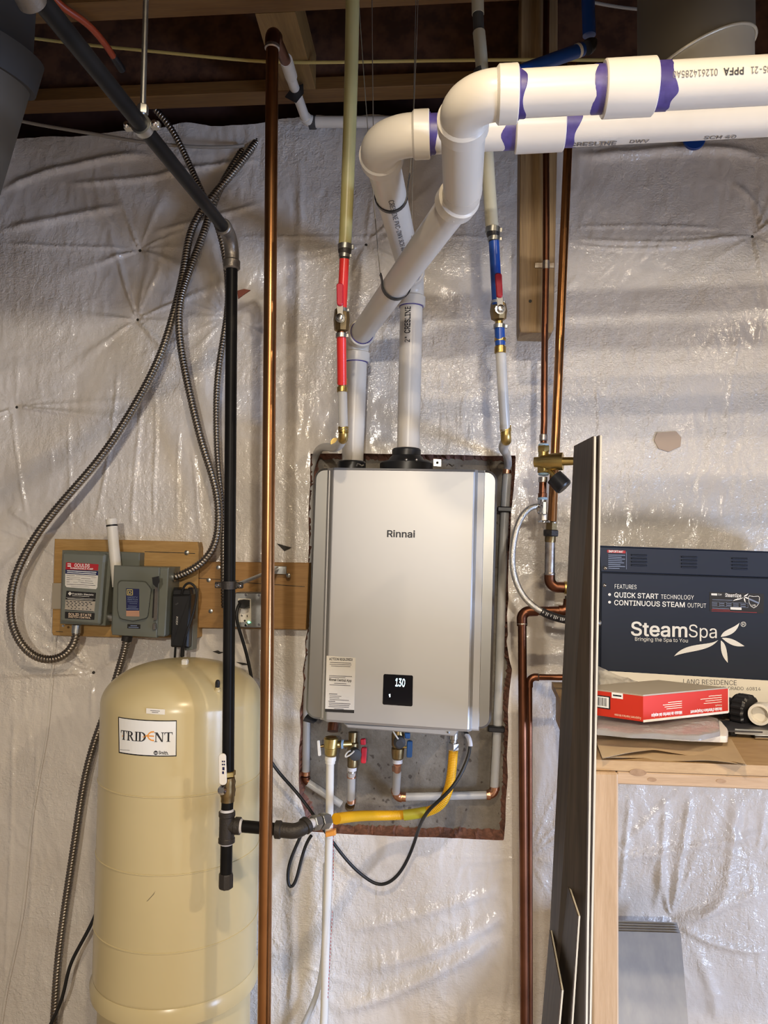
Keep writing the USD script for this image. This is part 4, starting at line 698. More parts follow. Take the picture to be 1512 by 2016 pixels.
t = Thing('junction_box', 'small plain grey box peeping out above the safety switch box', 'electrical box'); t.add('body', slab(rounded([(233,1086),(275,1088),(274,1115),(233,1115)], 1.5), 2.185, W-.0485, .002), 'enclosure'); t.done()
t = Thing('stub_pipe', 'short white plastic pipe with black band standing between the grey boxes', 'pipe'); a, b = at(219,1022,2.165), at(232,1155,2.165); ab = nrm(b-a)
t.add('pipe', _lathe(a, ab, [(0, .0100), (0, .0160), (.012, .0160), (.0125, .0155), (np.linalg.norm(b-a), .0155)], 24), 'white_plastic'); t.add('band', _lathe(a+ab*.0165, ab, [(0, .0155), (.0003, .0162), (.0047, .0162), (.005, .0155)], 24), 'label_black', label='black band'); t.done()
SYb = 2.115
t = Thing('safety_switch', 'dark grey electrical switch box with side lever and blue label beside the pump control box', 'electrical box')
t.add('body', slab([(224,1114),(332,1117),(331,1130),(325,1250),(322,1254),(220,1248),(218,1240)], SYb+.012, W-.0485, .003), 'enclosure'); t.add('cover', slab([(224,1113),(314,1117),(308,1256),(220,1250)], SYb+.003, SYb+.02, .002), 'enclosure')
dm_ = rounded([(233,1144),(286,1146),(297,1160),(290,1216),(262,1222),(236,1217),(232,1200)], 8); p1 = pxpoly(dm_, SYb-.013); p0 = pxpoly(dm_, SYb+.004); c0 = p0.mean(0); p0 = c0+(p0-c0)*1.06
nn_ = len(p0); v = np.vstack([np.c_[p1[:, 0], np.full(nn_, SYb-.013), p1[:, 1]], np.c_[p0[:, 0], np.full(nn_, SYb+.004), p0[:, 1]]]); t.add('raised_cover', hull(v), 'enclosure', label='raised pan in the cover', smooth=20)
Ys = SYb-.013
bl = t.add('blue_label', slab([(248,1158.5),(274,1159.5),(274,1202),(248.5,1202)], Ys-.0006, Ys), 'label_blue', label='dark blue label'); t.add('peach_label', slab([(248.5,1202),(274,1202),(274.5,1214),(248.5,1213)], Ys-.0006, Ys), 'label_peach', label='peach strip')
fr = Polygon([(249.5,1160),(261.5,1160.5),(261.5,1172),(249.5,1172)]); t.add('emblem', cat(*[slab(q, Ys-.0011, Ys-.0006) for q in ([(249.5,1160),(261.5,1160.5),(261.5,1162),(249.5,1161.5)], [(249.5,1170.6),(261.5,1170.8),(261.5,1172.2),(249.5,1172)], [(249.5,1161),(251,1161),(251,1171),(249.5,1171)], [(260,1161),(261.5,1161),(261.5,1171.5),(260,1171.5)])]), 'label_gold', parent=bl); t.add('emblem_letter', text('D', (252.6,1169.3), (258.6,1169.5), 6.2, Ys-.0006, True, .0004, .0002), 'label_gold', parent=bl)
t.add('lettering', text('SAFETY', (251,1177.6), (271,1178), 3.4, Ys-.0006, False, .0003, .0002), 'print_grey_blue', parent=bl); t.add('lettering', text('SWITCH', (251,1182), (271,1182.4), 3.4, Ys-.0006, False, .0003, .0002), 'print_grey_blue', parent=bl); t.add('fine_print', bars([(251,1184.5,271,1185,.8),(255,1188,270,1188.3,.7),(252,1193,270,1193.3,.7),(252,1196,269,1196.3,.7),(249,1198.5,273,1199,1.4)], Ys-.0006, .0003, .0002), 'print_grey_blue', parent=bl)
nl = t.add('nameplate', slab([(251,1228.5),(276.5,1229.5),(276,1238),(250.5,1237)], SYb+.0025, SYb+.003), 'label_black', label='small dark nameplate'); t.add('fine_print', bars([(257,1231.6,270,1232,1.6)], SYb+.0025, .0003, .0002), 'print_grey_blue', parent=nl); t.add('fine_print', bars([(253,1234.8,273,1235.6,1.6)], SYb+.0025, .0003, .0002), 'print_grey_blue', parent=nl)
t.add('lever', hull([at(x, y, Y) for Y, q in ((SYb-.045, [(299,1137),(313,1134),(314,1146),(308,1157),(301,1150)]), (SYb+.002, [(301,1140),(311,1138),(311,1150),(304,1152)])) for x, y in q]), 'plastic_black', label='black switch lever'); t.add('lever_arm', hull([at(x, y, Y) for Y in (SYb-.012, SYb+.004) for x, y in ((305,1156),(311,1156),(309,1220),(302,1222))]), 'cast_steel')
t.add('latch', slab([(302,1160),(306,1160),(303,1216),(299,1216)], SYb-.004, SYb+.004, .001), 'label_black'); t.add('hasp', slab(rounded([(300,1228),(306,1226),(306,1240),(300,1241)], 2), SYb-.006, SYb+.004, .001), 'cast_steel')
t.add('conduit_hub', rod(at(251,1250,2.175), at(249,1262,2.175), .0150, 16), 'cast_iron'); t.add('side_connector', _lathe(at(326,1136,2.17), X3, [(0, .0165), (.004, .0165), (.005, .0140), (.022, .0140), (.023, .0125), (.028, .0125)], 18), 'galvanized'); t.done()
# ------------------------------------------------------------------ flexible conduits
def fc(label, pts, r=.0112, phase=0):
    t = Thing('flexible_conduit', label, 'conduit', 'flexible metal conduits on the facing'); t.add('armour', conduit(pts, r, .0088, .14, 14, phase), 'conduit', smooth=40); t.done()
fc('flexible metal conduit sweeping far left and curling under the pump control box', Q((543,244,2.325),(526,260,2.315),(505,280,2.275),(478,315,2.25),(448,352,2.235),(412,395,2.23),(378,452,2.225),(362,530,2.21),(344,610,2.19),(315,700,2.18),(258,810,2.18),(190,910,2.17),(110,1003,2.16),(50,1090,2.16),(22,1170,2.16),(30,1245,2.17),(70,1292,2.18),(115,1295,2.185),(142,1272,2.185),(150,1244,2.185)))
fc('flexible metal conduit dropping in the middle and turning left into the switch box', Q((536,238,2.34),(520,252,2.33),(486,285,2.285),(466,315,2.265),(440,358,2.25),(420,402,2.245),(402,455,2.235),(374,530,2.21),(354,600,2.17),(356,680,2.165),(375,780,2.165),(400,880,2.17),(424,960,2.17),(430,1030,2.17),(416,1085,2.17),(380,1120,2.17),(345,1135,2.17)), .0108, .3)
fc('flexible metal conduit from the joists passing behind the black gas pipe to the outlet box', Q((305,215,2.16),(342,262,2.18),(372,322,2.195),(404,392,2.195),(428,445,2.20),(442,500,2.22),(449,570,2.225),(444,640,2.22),(430,730,2.215),(426,820,2.215),(430,920,2.215),(438,1000,2.215),(440,1090,2.21),(441,1160,2.205),(442,1196,2.205)), .0092, .6)
fc('flexible metal conduit below the switch box running down behind the tank', Q((249,1260,2.175),(244,1285,2.19),(232,1325,2.21),(212,1390,2.215),(190,1450,2.215),(168,1530,2.215),(150,1640,2.215),(132,1760,2.215),(116,1880,2.21),(108,1985,2.205),(100,2120,2.2)), .0108, .1)
# ------------------------------------------------------------------ power adapter
t = Thing('power_adapter', 'black power adapter brick with bracket and cable loop right of the switch box', 'power adapter'); PY = 2.15
t.add('brick', slab(rounded([(338,1171),(376,1170),(370,1276),(335,1274)], 3), PY, PY+.05, .005), 'plastic_black'); t.add('collar', slab([(341,1160),(374,1160),(375,1172),(339,1172)], PY+.004, PY+.05, .003), 'plastic_black'); t.add('bracket', slab([(368,1158),(382,1160),(378,1280),(364,1281)], PY+.03, W-.048, .001), 'enclosure')
for x in (346, 374): t.add('bracket_ear', slab([(x-4,1157),(x+5,1157),(x+5,1170),(x-4,1170)], PY+.02, PY+.05, .002), 'plastic_black'); t.add('bolt', _lathe(at(x+1,1162,PY+.02), -Y3, [(0, .003), (.002, .0025)], 8), 'chrome')
t.add('lettering', text('MOEN', (350.5,1214), (350,1230), 3.6, PY-.0, False, .0003, .0002), 'label_white'); t.add('mark', slab([(345,1189),(351,1186),(351,1188.5),(346,1191.5)], PY-.0003, PY), 'insulation_grey')
t.add('cable', tube(spline(Q((358,1176,PY+.01),(362,1156,PY-.006),(372,1148,PY-.008),(384,1156,PY-.008),(386,1180,PY-.008),(378,1215,PY-.012),(366,1250,PY-.012),(360,1276,PY),(358,1296,PY+.01),(358,1330,PY+.03)), .005), .0034, 10), 'rubber'); t.add('strain_relief', rod(at(360,1272,PY+.002), at(359,1292,PY+.008), .0058, 10), 'rubber'); t.add('cable', tube(spline(Q((346,1270,PY+.02),(344,1300,PY+.03),(342,1400,PY+.045)), .01), .0034, 10), 'rubber'); t.done()
t = Thing('black_cable', 'black cable hanging out from behind the tank at the lower left', 'cable'); t.add('cable', tube(spline(Q((215,1690,2.21),(201,1745,2.20),(188,1800,2.17),(150,1875,2.165),(134,1915,2.165),(122,1965,2.165),(100,2016,2.165),(84,2060,2.16)), .008), .0050, 12), 'rubber'); t.done()
t = Thing('white_wire', 'thin white wire hanging down the far left of the facing', 'wire'); t.add('wire', tube(spline(Q((114,1206,2.235),(104,1290,2.235),(98,1370,2.235),(88,1460,2.235),(66,1580,2.235),(52,1700,2.235),(36,1830,2.235),(12,1940,2.23),(2,2000,2.23),(-5,2040,2.23)), .02), .0011, 6), 'label_white'); t.done()
# ------------------------------------------------------------------ outlet
t = Thing('outlet_box', 'galvanized outlet box with white receptacle and green light behind the gas pipe', 'outlet'); OY = 2.17
t.add('box', slab(rounded([(462,1166),(516,1167),(516,1236),(460,1235)], 4), OY, W-.04, .003), 'galvanized')
r_ = t.add('receptacle', slab(rounded([(468,1178),(493,1179),(494,1224),(468,1226)], 2), OY-.004, OY, .001), 'white_plastic'); t.add('slots', bars([(474,1212,478,1212.4,1.2),(475.3,1210,476.5,1214.5,3.6),(486,1213,487.2,1213,4.6)], OY-.004), 'nail', parent=r_); t.add('ground_hole', _lathe(at(482,1222,OY-.004), -Y3, [(0, .003), (.0004, .003)], 10), 'nail', parent=r_)
emit('green_led', (.25, 1.0, .5), 3.0); t.add('indicator', _lathe(at(490,1225,OY-.003), -Y3, [(0, .0036), (.0025, .0032), (.004, .002)], 10), 'green_led', label='green indicator light')
for x, y in ((484,1171), (510,1172), (510,1230), (484,1231)): t.add('screw', _lathe(at(x,y,OY), -Y3, [(0, .0042), (.0022, .0036)], 10), 'chrome')
t.done()
# ------------------------------------------------------------------ pressure tank
TR = .203; TX = pd(357,1500,2.0); TX = A(TX[0], TX[1], 0)
front = TX[1]-TR
zt_, zs = at(357,1304,TX[1]-.06)[2], at(205,1374,TX[1])[2]
zb = at(357,2000,front-.004)[2]
t = Thing('pressure_tank', 'large beige steel well pressure tank with white label at lower left', 'tank')
dome = [(zs-zt_, 0)]
prof = [(zb-.02, TR-.02), (zb, TR-.004), (zb+.012, TR), (zs-.012, TR)] + [(zs+(zt_-zs)*math.sin(a), TR*math.cos(a)**.92) for a in np.linspace(.04, math.pi/2-.03, 30)]
t.add('shell', _lathe(A(TX[0], TX[1], 0), Z3, prof, 96), 'tank', smooth=50)
t.add('base_ring', _lathe(A(TX[0], TX[1], 0), Z3, [(0, TR-.03), (.01, TR-.012), (zb-.06, TR-.014), (zb-.02, TR-.02)], 64), 'tank')
t.add('bottom_rim', _lathe(A(TX[0], TX[1], 0), Z3, [(zb-.045, TR-.014), (zb-.035, TR+.004), (zb-.012, TR+.006), (zb+.004, TR-.002)], 96), 'tank')
for y in (1573, 1727, 1882): z = at(357,y,front)[2]; t.add('weld_seam', _lathe(A(TX[0], TX[1], 0), Z3, [(z-.0028, TR-.001), (z-.0010, TR+.0016), (z+.0010, TR+.0016), (z+.0028, TR-.001)], 96), 'tank')
def on_tank(px, py, lift=0):
    d = ray(px, py); a = d[0]**2+d[1]**2; o = CAM-TX; b = 2*(o[0]*d[0]+o[1]*d[1]); c = o[0]**2+o[1]**2-(TR+lift)**2; s = (-b-math.sqrt(max(b*b-4*a*c, 0)))/2/a; return CAM+d*s
def bend(poly_px, lift, th=.0005):
    c = [on_tank(x, y, lift) for x, y in poly_px]; a = [math.atan2(p[0]-TX[0], -(p[1]-TX[1])) for p in c]; z = [p[2] for p in c]; return a, z
def tank_quad(px4, lift, look, name, parent=None, label=None, nx=16):
    """px4: tl, tr, br, bl"""
    tl, tr, br, bl = [on_tank(x, y) for x, y in px4]; an = lambda p: math.atan2(p[0]-TX[0], TX[1]-p[1])
    v = []
    for s in np.linspace(0, 1, nx):
        for R in (TR+.0002, TR+lift):
            for (pa, pb) in ((bl, br), (tl, tr)):
                th = an(pa)+(an(pb)-an(pa))*s; z = pa[2]+(pb[2]-pa[2])*s; v.append((TX[0]+R*math.sin(th), TX[1]-R*math.cos(th), z))
    v = np.array(v); f = []
    for i in range(nx-1):
        o = i*4; f += [(o+2, o+6, o+7, o+3), (o+3, o+7, o+5, o+1), (o, o+4, o+6, o+2)]
    f += [(0, 2, 3, 1), ((nx-1)*4, (nx-1)*4+1, (nx-1)*4+3, (nx-1)*4+2)]; return t.add(name, (v, np.array(f)), look, parent=parent, label=label, smooth=False)
def tank_text(txt, p1, p2, cap, look, parent, bold=True, lift=.0012, shape=None):
    a, b = on_tank(*p1), on_tank(*p2); an = lambda p: math.atan2(p[0]-TX[0], TX[1]-p[1]); L = (an(b)-an(a))*TR
    if shape is None: m = meshkit.text_mesh(txt, cap*(front+.03)/F, .0004, bold); v = np.array(m.vertices); fc_ = m.faces
    else: v, fc_ = shape
    v = v.copy(); x = (v[:, 0]-v[:, 0].min())/(v[:, 0].max()-v[:, 0].min()); th = an(a)+(an(b)-an(a))*x; R = TR+lift+v[:, 2]
    w = np.stack([TX[0]+R*np.sin(th), TX[1]-R*np.cos(th), a[2]+(b[2]-a[2])*x+v[:, 1]], 1); t.add('lettering', (w, np.array(fc_)), look, parent=parent, smooth=False)
tank_quad([(233,1411),(348,1418),(347.5,1489),(234,1482)], .0005, 'label_black', 'label', label='white label with black border')
lab = '/label'
tank_quad([(234.8,1413),(346.6,1420),(346,1487),(235.8,1480)], .0008, 'print_white', 'label_face', parent=lab)
def serif(word):
    """heavy serif capitals T R I D N as strokes, 1 high"""
    from shapely import affinity, box as sbox, union_all
    def stem(x, w=.17): return union_all([sbox(x, 0, x+w, 1), sbox(x-.09, 0, x+w+.09, .06), sbox(x-.09, .94, x+w+.09, 1)])
    G = {}
    G['T'] = (union_all([stem(.30), sbox(0, .93, .77, 1), Polygon([(0,1),(.09,1),(.03,.72),(0,.72)]), Polygon([(.77,1),(.68,1),(.74,.72),(.77,.72)])]), .80)
    ell = lambda cx, cy, rx, ry: affinity.scale(Point(0, 0).buffer(1, 24), rx, ry).__class__(affinity.translate(affinity.scale(Point(0, 0).buffer(1, 24), rx, ry, origin=(0, 0)), cx, cy))
    half = lambda g: g.intersection(sbox(.26, -1, 3, 2))
    G['R'] = (union_all([stem(.1), half(ell(.32,.74,.36,.26)).difference(half(ell(.28,.74,.21,.20))), Polygon([(.33,.52),(.50,.52),(.78,.06),(.90,.06),(.90,0),(.64,0)])]), .92)
    G['I'] = (stem(.1), .38)
    G['D'] = (union_all([stem(.1), half(ell(.28,.5,.54,.5)).difference(half(ell(.24,.5,.38,.44)))]), .90)
    G['N'] = (union_all([sbox(.12,0,.19,1), sbox(.76,0,.83,1), Polygon([(.08,1),(.30,1),(.83,.05),(.83,0),(.70,0),(.12,.90)]), sbox(.02,0,.29,.06), sbox(.66,.94,.93,1), sbox(0,.94,.2,1)]), .97)
    x, gs = 0, []
    for ch in word:
        if ch == ' ': x += .78; continue
        g, w_ = G[ch]; gs.append(affinity.translate(g, x, 0)); x += w_
    return gs
from shapely import affinity
def extr(gs, s, d=.0004):
    ms = [trimesh.creation.extrude_polygon(p, d, engine='earcut') for g in gs for p in getattr(g, 'geoms', [g])]; m = trimesh.util.concatenate(ms); v = np.array(m.vertices); v[:, :2] *= s; return v, m.faces
hh = 18.5*(front+.02)/F
tank_text('', (238.5,1455.5), (339.5,1460), 0, 'ink', lab, shape=extr(serif('TRID NT'), hh), lift=.0009)
_arc = lambda sg: LineString([(.0,.5),(.12,.5+sg*.06),(.35,.5+sg*.30),(.62,.5+sg*.43),(1.0,.5+sg*.46)]).buffer(.065, cap_style='flat', join_style='round')
e_ = [_arc(1), _arc(-1), LineString([(-.25,.5),(1.0,.5)]).buffer(.06, cap_style='flat')]
tank_text('', (286,1457.5), (303.5,1458.5), 0, 'print_orange', lab, shape=extr(e_, hh), lift=.0011)
tank_text('', (241,1456), (286,1458), 0, 'print_orange', lab, shape=extr([LineString([(0,.40),(3.6,.40)]).buffer(.035, cap_style='flat')], hh), lift=.0014)
tank_text('Smith.', (312.5,1484.5), (332,1485.5), 6.2, 'ink', lab, lift=.0009); tank_text('', (303,1481.7), (311,1482.2), 0, 'ink', lab, shape=extr([Point(0,0).buffer(.5, 16)], 8.5*front/F), lift=.0009)
tank_text('AO', (304.3,1483.6), (309.8,1484), 3.2, 'print_white', lab, lift=.0014); tank_text('', (237,1475.5), (256,1477), 0, 'ink_grey', lab, shape=extr([LineString([(0,0),(8,0)]).buffer(.35)], .0012), lift=.0009)
tank_quad([(288,1394),(325,1396.5),(324.5,1407),(288,1404.5)], .0006, 'paper', 'sticker', label='small cream sticker above the label'); tank_text('', (296,1398.6), (315,1400), 0, 'ink_grey', '/sticker', shape=extr([LineString([(0,0),(8,0)]).buffer(.5)], .0013), lift=.0007); tank_text('', (299,1402), (312,1403), 0, 'ink_grey', '/sticker', shape=extr([LineString([(0,0),(8,0)]).buffer(.5)], .0013), lift=.0007)
def on_dome(px, py):
    best = None
    for Y in np.linspace(front-.02, TX[1]+.05, 400):
        p = at(px, py, Y); R = math.hypot(p[0]-TX[0], p[1]-TX[1]); zz_ = np.interp(R, [q[1] for q in prof[3:]][::-1], [q[0] for q in prof[3:]][::-1])
        if p[2] <= zz_: return p
    return at(px, py, TX[1])
p = on_dome(428,1357); t.add('air_valve', _lathe(p-Z3*.004, nrm(A(.1,-.25,1)), [(0, .009), (.006, .008), (.007, .005), (.010, .005)], 14), 'tank'); t.add('valve_cap', _lathe(p+A(0,0,.004), nrm(A(.1,-.25,1)), [(0, .0055), (.014, .0060), (.019, .004), (.020, .002)], 12), 'rubber', label='black air valve cap')
p = on_dome(364,1307); t.add('top_plug', box3(p+Z3*.004, X3, Y3, Z3, .016, .016, .016, .003), 'paper', label='cream plug on top')
t.add('scratch', (np.array([on_tank(x, y, .0004) for x, y in ((288,1775),(300,1762),(306,1754),(303,1761),(291,1774))]), np.array([(0,3,1),(1,3,2),(0,4,3)])), 'tank_mark', smooth=False); t.done()
# ------------------------------------------------------------------ treated post, right-hand copper, mixing valve
PYY = 1.98
t = Thing('hanging_post', 'pressure-treated wooden post hanging from the joists right of the vents', 'wooden post'); cnr = [at(1022,640,PYY), at(1085,648,PYY)]
t.add('post', slab([(1026,-30),(1098,-30),(1097,300),(1090,648),(1086,655),(1024,654),(1022,640)], PYY, PYY+.085, .002), 'wood_treated'); 
for x, y in ((1058,522), (1086,522), (1044,593)): t.add('nail_head', _lathe(at(x,y,PYY), -Y3, [(0, .0042), (.0008, .0042), (.001, .002)], 10), 'nail')
t.add('pipe_strap', slab([(1053,517),(1091,517),(1091,527),(1053,527)], PYY-.0025, PYY, .0005), 'solder', label='small pipe strap plate'); t.done()
t = Thing('copper_pipe', 'thin dull copper pipe down the wooden post to the brass valve', 'pipe'); KY = 1.962
t.add('pipe', tube(spline(Q((1076,-20,KY),(1075,300,KY),(1075,520,KY),(1072,700,KY),(1071,850,KY),(1070,872,KY)), .05), .0083, 20), 'copper_dull'); t.add('strap_loop', tube(spline(Q((1075,514,KY),(1075,522,KY),(1075,530,KY)), .004), .0092, 18), 'solder')
t.add('solder_ring', _lathe(at(1070,868,KY), Z3, [(0, .0088), (.002, .0105), (.014, .0105), (.017, .009)], 20), 'solder'); t.done()
t = Thing('copper_pipe', 'thicker bright copper pipe leaning down beside the post to a union and the steam unit', 'pipe'); KX = 2.03
u0, u1 = at(1119,270,KX), at(1087,1028,KX); du = nrm(u0-u1); top_ = u0+du*((ZC+.02-u0[2])/du[2])
t.add('pipe', rod(u1, top_, .0116, 24), 'copper'); t.add('solder_ring', _lathe(u1-du*.003, du, [(0, .013), (.003, .0132), (.005, .0118)], 20), 'solder')
un = t.add('union', hexnut(at(1084,1056,KX), du, .0205, .017), 'cast_iron', label='dark hexagonal union'); t.add('union_collar', _lathe(at(1085,1045,KX), du, [(0, .0155), (.022, .0155), (.024, .0130)], 6), 'brass_dark', parent=un); t.add('union_collar', _lathe(at(1083,1068,KX), du, [(0, .0130), (.004, .0140), (.018, .0140)], 18), 'brass_dark', parent=un)
t.add('lower_pipe', rod(at(1083,1066,KX), at(1082,1140,KX), .0130, 20), 'solder', label='solder-stained lower section'); eb = fillet(at(1082,1125,KX), at(1082,1156,KX), at(1150,1157,KX), .022); t.add('elbow', tube(np.vstack([at(1082,1128,KX), eb, at(1112,1156.5,KX)]), .0140, 20), 'copper_dull')
t.add('solder_ring', _lathe(at(1082,1132,KX), Z3, [(0, .0140), (.003, .0150), (.006, .0142)], 20), 'solder'); t.add('fitting', _lathe(at(1110,1157,KX), X3, [(0, .0150), (.001, .0165), (.016, .0170), (.045, .0170)], 18), 'brass'); t.add('pipe_to_unit', rod(at(1122,1157,KX), at(1157,1158,KX), .012, 18), 'brass_dark'); t.done()
t = Thing('pressure_valve', 'brass pressure valve with black gauge on the thin copper pipe', 'valve'); MY = 1.955
v = t.add('body', rod(at(1070,912,MY), at(1070,880,MY), .0130, 20), 'brass'); t.add('cross_barrel', _lathe(at(1051,910,MY), X3+A(0,-.28,0), [(0, .008), (.001, .0125), (.012, .0135), (.018, .0165), (.050, .0215), (.072, .0225), (.0725, .0105), (.098, .0100), (.100, .008)], 24), 'brass')
t.add('upper_nut', hexnut(at(1070,890,MY), Z3, .0155, .016), 'brass'); t.add('lower_nut', hexnut(at(1069,931,MY), Z3, .0150, .018), 'brass'); 
for y in (879, 936): t.add('tape_ring', _lathe(at(1070,y,MY), Z3, [(0, .0115), (.002, .0135), (.006, .0125)], 16), 'tape_blue')
ga, gb = at(1084,928,MY-.01), at(1092,934,MY-.014); gx = nrm(at(1108,956,MY-.014)-at(1088,934,MY-.014)+A(0,-.008,0)); t.add('gauge_stem', rod(at(1076,920,MY), at(1092,938,MY-.014), .006, 12), 'brass')
t.add('gauge', _lathe(at(1090,938,MY-.014), gx, [(0, .012), (.002, .0215), (.020, .0225), (.036, .0225), (.040, .0195), (.0402, .001)], 28), 'plastic_black', label='black round pressure gauge')
t.add('nipple', rod(at(1069,940,MY), at(1068,982,MY), .0095, 18), 'copper_dull'); t.add('nipple_collar', _lathe(at(1069,950,MY), Z3, [(0, .0098), (.001, .0112), (.013, .0112), (.014, .0098)], 18), 'solder'); t.add('nipple_collar', _lathe(at(1068,980,MY), Z3, [(0, .0098), (.001, .0112), (.011, .0112), (.012, .0098)], 18), 'copper_dull'); t.done()
t = Thing('stop_valve', 'small chromed stop valve below the brass pressure valve', 'valve')
t.add('body', _lathe(at(1068,1012,MY), Z3, [(0, .0105), (.003, .0130), (.020, .0130), (.022, .0115), (.036, .0115), (.037, .009)], 18), 'chrome'); t.add('tape_ring', _lathe(at(1068,984,MY), Z3, [(0, .0115), (.002, .0130), (.006, .0115)], 16), 'tape_blue'); t.add('front_face', box3(at(1072,1000,MY-.014), X3, Y3, Z3, .011, .006, .034, .002), 'chrome')
t.add('stem', rod(at(1071,1012,MY-.004), at(1071,1026,MY-.004), .006, 12), 'white_plastic'); t.add('oval_handle', _lathe(at(1071,1025,MY-.004), -Z3, [(0, .0135), (.002, .015), (.005, .015), (.006, .012)], 20), 'chrome'); t.add('outlet_nut', hexnut(at(1057,1000,MY), X3, .0115, .012), 'steel'); t.done()
t = Thing('braided_hose', 'braided stainless steel hose arching left from the stop valve to the steam unit', 'hose')
hp = Q((1060,997,MY),(1040,1003,1.94),(1020,1033,1.92),(1009,1090,1.91),(1013,1135,1.91),(1032,1175,1.905),(1060,1200,1.90),(1090,1214,1.90),(1125,1222,1.90),(1180,1226,1.92)); sp = spline(hp, .004)
t.add('hose', tube(sp, .0075, 18), 'stainless'); i0, i1 = [int(np.argmin(np.linalg.norm(sp-q, axis=1))) for q in (at(1066,1203,1.90), at(1115,1220,1.90))]
sl = t.add('sleeve', tube(sp[i0:i1+1], .0098, 18), 'label_black', label='black printed sleeve'); 
for k, fr in enumerate((.12, .2, .28, .42, .5, .58, .66, .76, .84, .92)):
    c = sp[i0+int((i1-i0)*fr)]; dr = nrm(sp[i0+int((i1-i0)*fr)+1]-c); t.add('sleeve_print', box3(c-Y3*.0096, dr, Y3, nrm(np.cross(dr, Y3)), .0016, .001, .008 if k % 3 else .005, .0002), 'label_white', parent=sl)
t.done()
LY = 2.02
t = Thing('copper_pipe', 'dull copper pipe rising from the floor and turning right under the braided hose', 'pipe'); a0 = at(1033,2040,LY); a0[2] = max(a0[2], 0)
t.add('pipe', rod(A(at(1035,2040,LY)[0], LY, 0), at(1028,1225,LY), .0110, 22), 'copper_dull'); eb = fillet(at(1028,1240,LY), at(1027,1204,LY), at(1080,1202,LY), .020); t.add('elbow', tube(np.vstack([at(1028,1232,LY), eb, at(1058,1202.5,LY)]), .0135, 20), 'copper_dull'); t.add('pipe', rod(at(1050,1203,LY), at(1112,1202,LY), .0112, 20), 'copper_dull')
t.add('solder_ring', _lathe(at(1028,1229,LY), Z3, [(0, .0135), (.001, .0142), (.003, .0135)], 20), 'solder'); eb = fillet(at(1095,1202,LY), at(1118,1202,LY), at(1120,1170,LY), .016); t.add('elbow', tube(np.vstack([at(1100,1202,LY), eb, at(1120,1180,LY)]), .0135, 18), 'copper_dull'); t.add('pipe', rod(at(1120,1186,LY), at(1121,1174,LY), .0115, 16), 'cast_steel'); t.done()
t = Thing('copper_pipe', 'thin copper pipe turning left under the steam unit, then down beside the other riser', 'pipe'); L2 = 2.045
eb = fillet(at(1140,1334,L2), at(1042,1333,L2), at(1041,1420,L2), .016); t.add('pipe', tube(np.vstack([at(1170,1334,L2), eb, A(at(1041,2040,L2)[0]+.004, L2, 0)]), .0078, 18), 'copper_dull'); t.add('elbow', tube(np.vstack([eb[0]+X3*.008, eb, eb[-1]-Z3*.010]), .0095, 18), 'copper_dull')
t.add('solder_ring', _lathe(eb[0]+X3*.006, X3, [(0, .0095), (.001, .0103), (.003, .009)], 18), 'solder'); t.done()
# ------------------------------------------------------------------ blue tubing and ducts
t = Thing('blue_tube', 'blue flexible tube dropping through the joists and bending left above the vents', 'water pipe')
t.add('tube', rod(at(1157,-20,1.75), at(1160,70,1.75), .0150, 20), 'pex_blue'); t.add('fitting', tube(fillet(at(1160,62,1.75), at(1163,92,1.75), at(1120,106,1.72), .018), .0160, 18), 'plastic_black'); t.add('tube', rod(at(1146,97,1.735), at(1000,150,1.66), .0150, 20), 'pex_blue'); t.add('label_band', _lathe(at(1140,99,1.732), at(1000,150,1.66)-at(1140,99,1.732), [(0, .0152), (.0002, .0156), (.008, .0156), (.0082, .0152)], 18), 'label_white'); t.done()
t = Thing('round_duct', 'large cream round duct dropping at the upper right behind the vent pipes', 'duct')
D0 = at(1368,60,1.58); Dr = 108/1514*1.55; zlo = EYE+.90
t.add('section', _lathe(A(D0[0], D0[1], 0), Z3, [(zlo, .01), (zlo, Dr-.004), (zlo+.004, Dr), (ZC+.02, Dr)], 56), 'duct')
def ell_ring(zc, k, r, th): return [A(D0[0]+r*math.cos(a), D0[1]+r*math.sin(a), zc+k*r*math.cos(a)) for a in th]
zc = at(1368,66,1.47)[2]
up = [ell_ring(zc, .42, Dr+.002, np.linspace(0, 2*math.pi, 57)[:-1]), ell_ring(ZC+.02, 0, Dr+.002, np.linspace(0, 2*math.pi, 57)[:-1])]
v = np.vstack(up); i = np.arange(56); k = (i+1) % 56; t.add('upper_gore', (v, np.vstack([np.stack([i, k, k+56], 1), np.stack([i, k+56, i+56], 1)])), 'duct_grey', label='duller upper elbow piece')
t.add('seam_bead', tube(ell_ring(zc, .42, Dr+.003, np.linspace(0, 2*math.pi, 60)), .003, 8), 'duct'); t.done()
t = Thing('round_duct', 'dull grey round duct with dark collar at the far upper left edge', 'duct'); d0, d1 = at(-30,-60,1.62), at(-45,118,1.66); d2 = at(-135,430,1.70)
t.add('section', rod(d1, d2, .122, 40), 'duct_dark'); t.add('collar', rod(d1-nrm(d2-d1)*.05, d1+nrm(d2-d1)*.02, .136, 40), 'insulation_grey', label='dark collar'); t.add('upper_section', rod(d0+Z3*.3, d1, .118, 40), 'insulation_grey'); t.done()
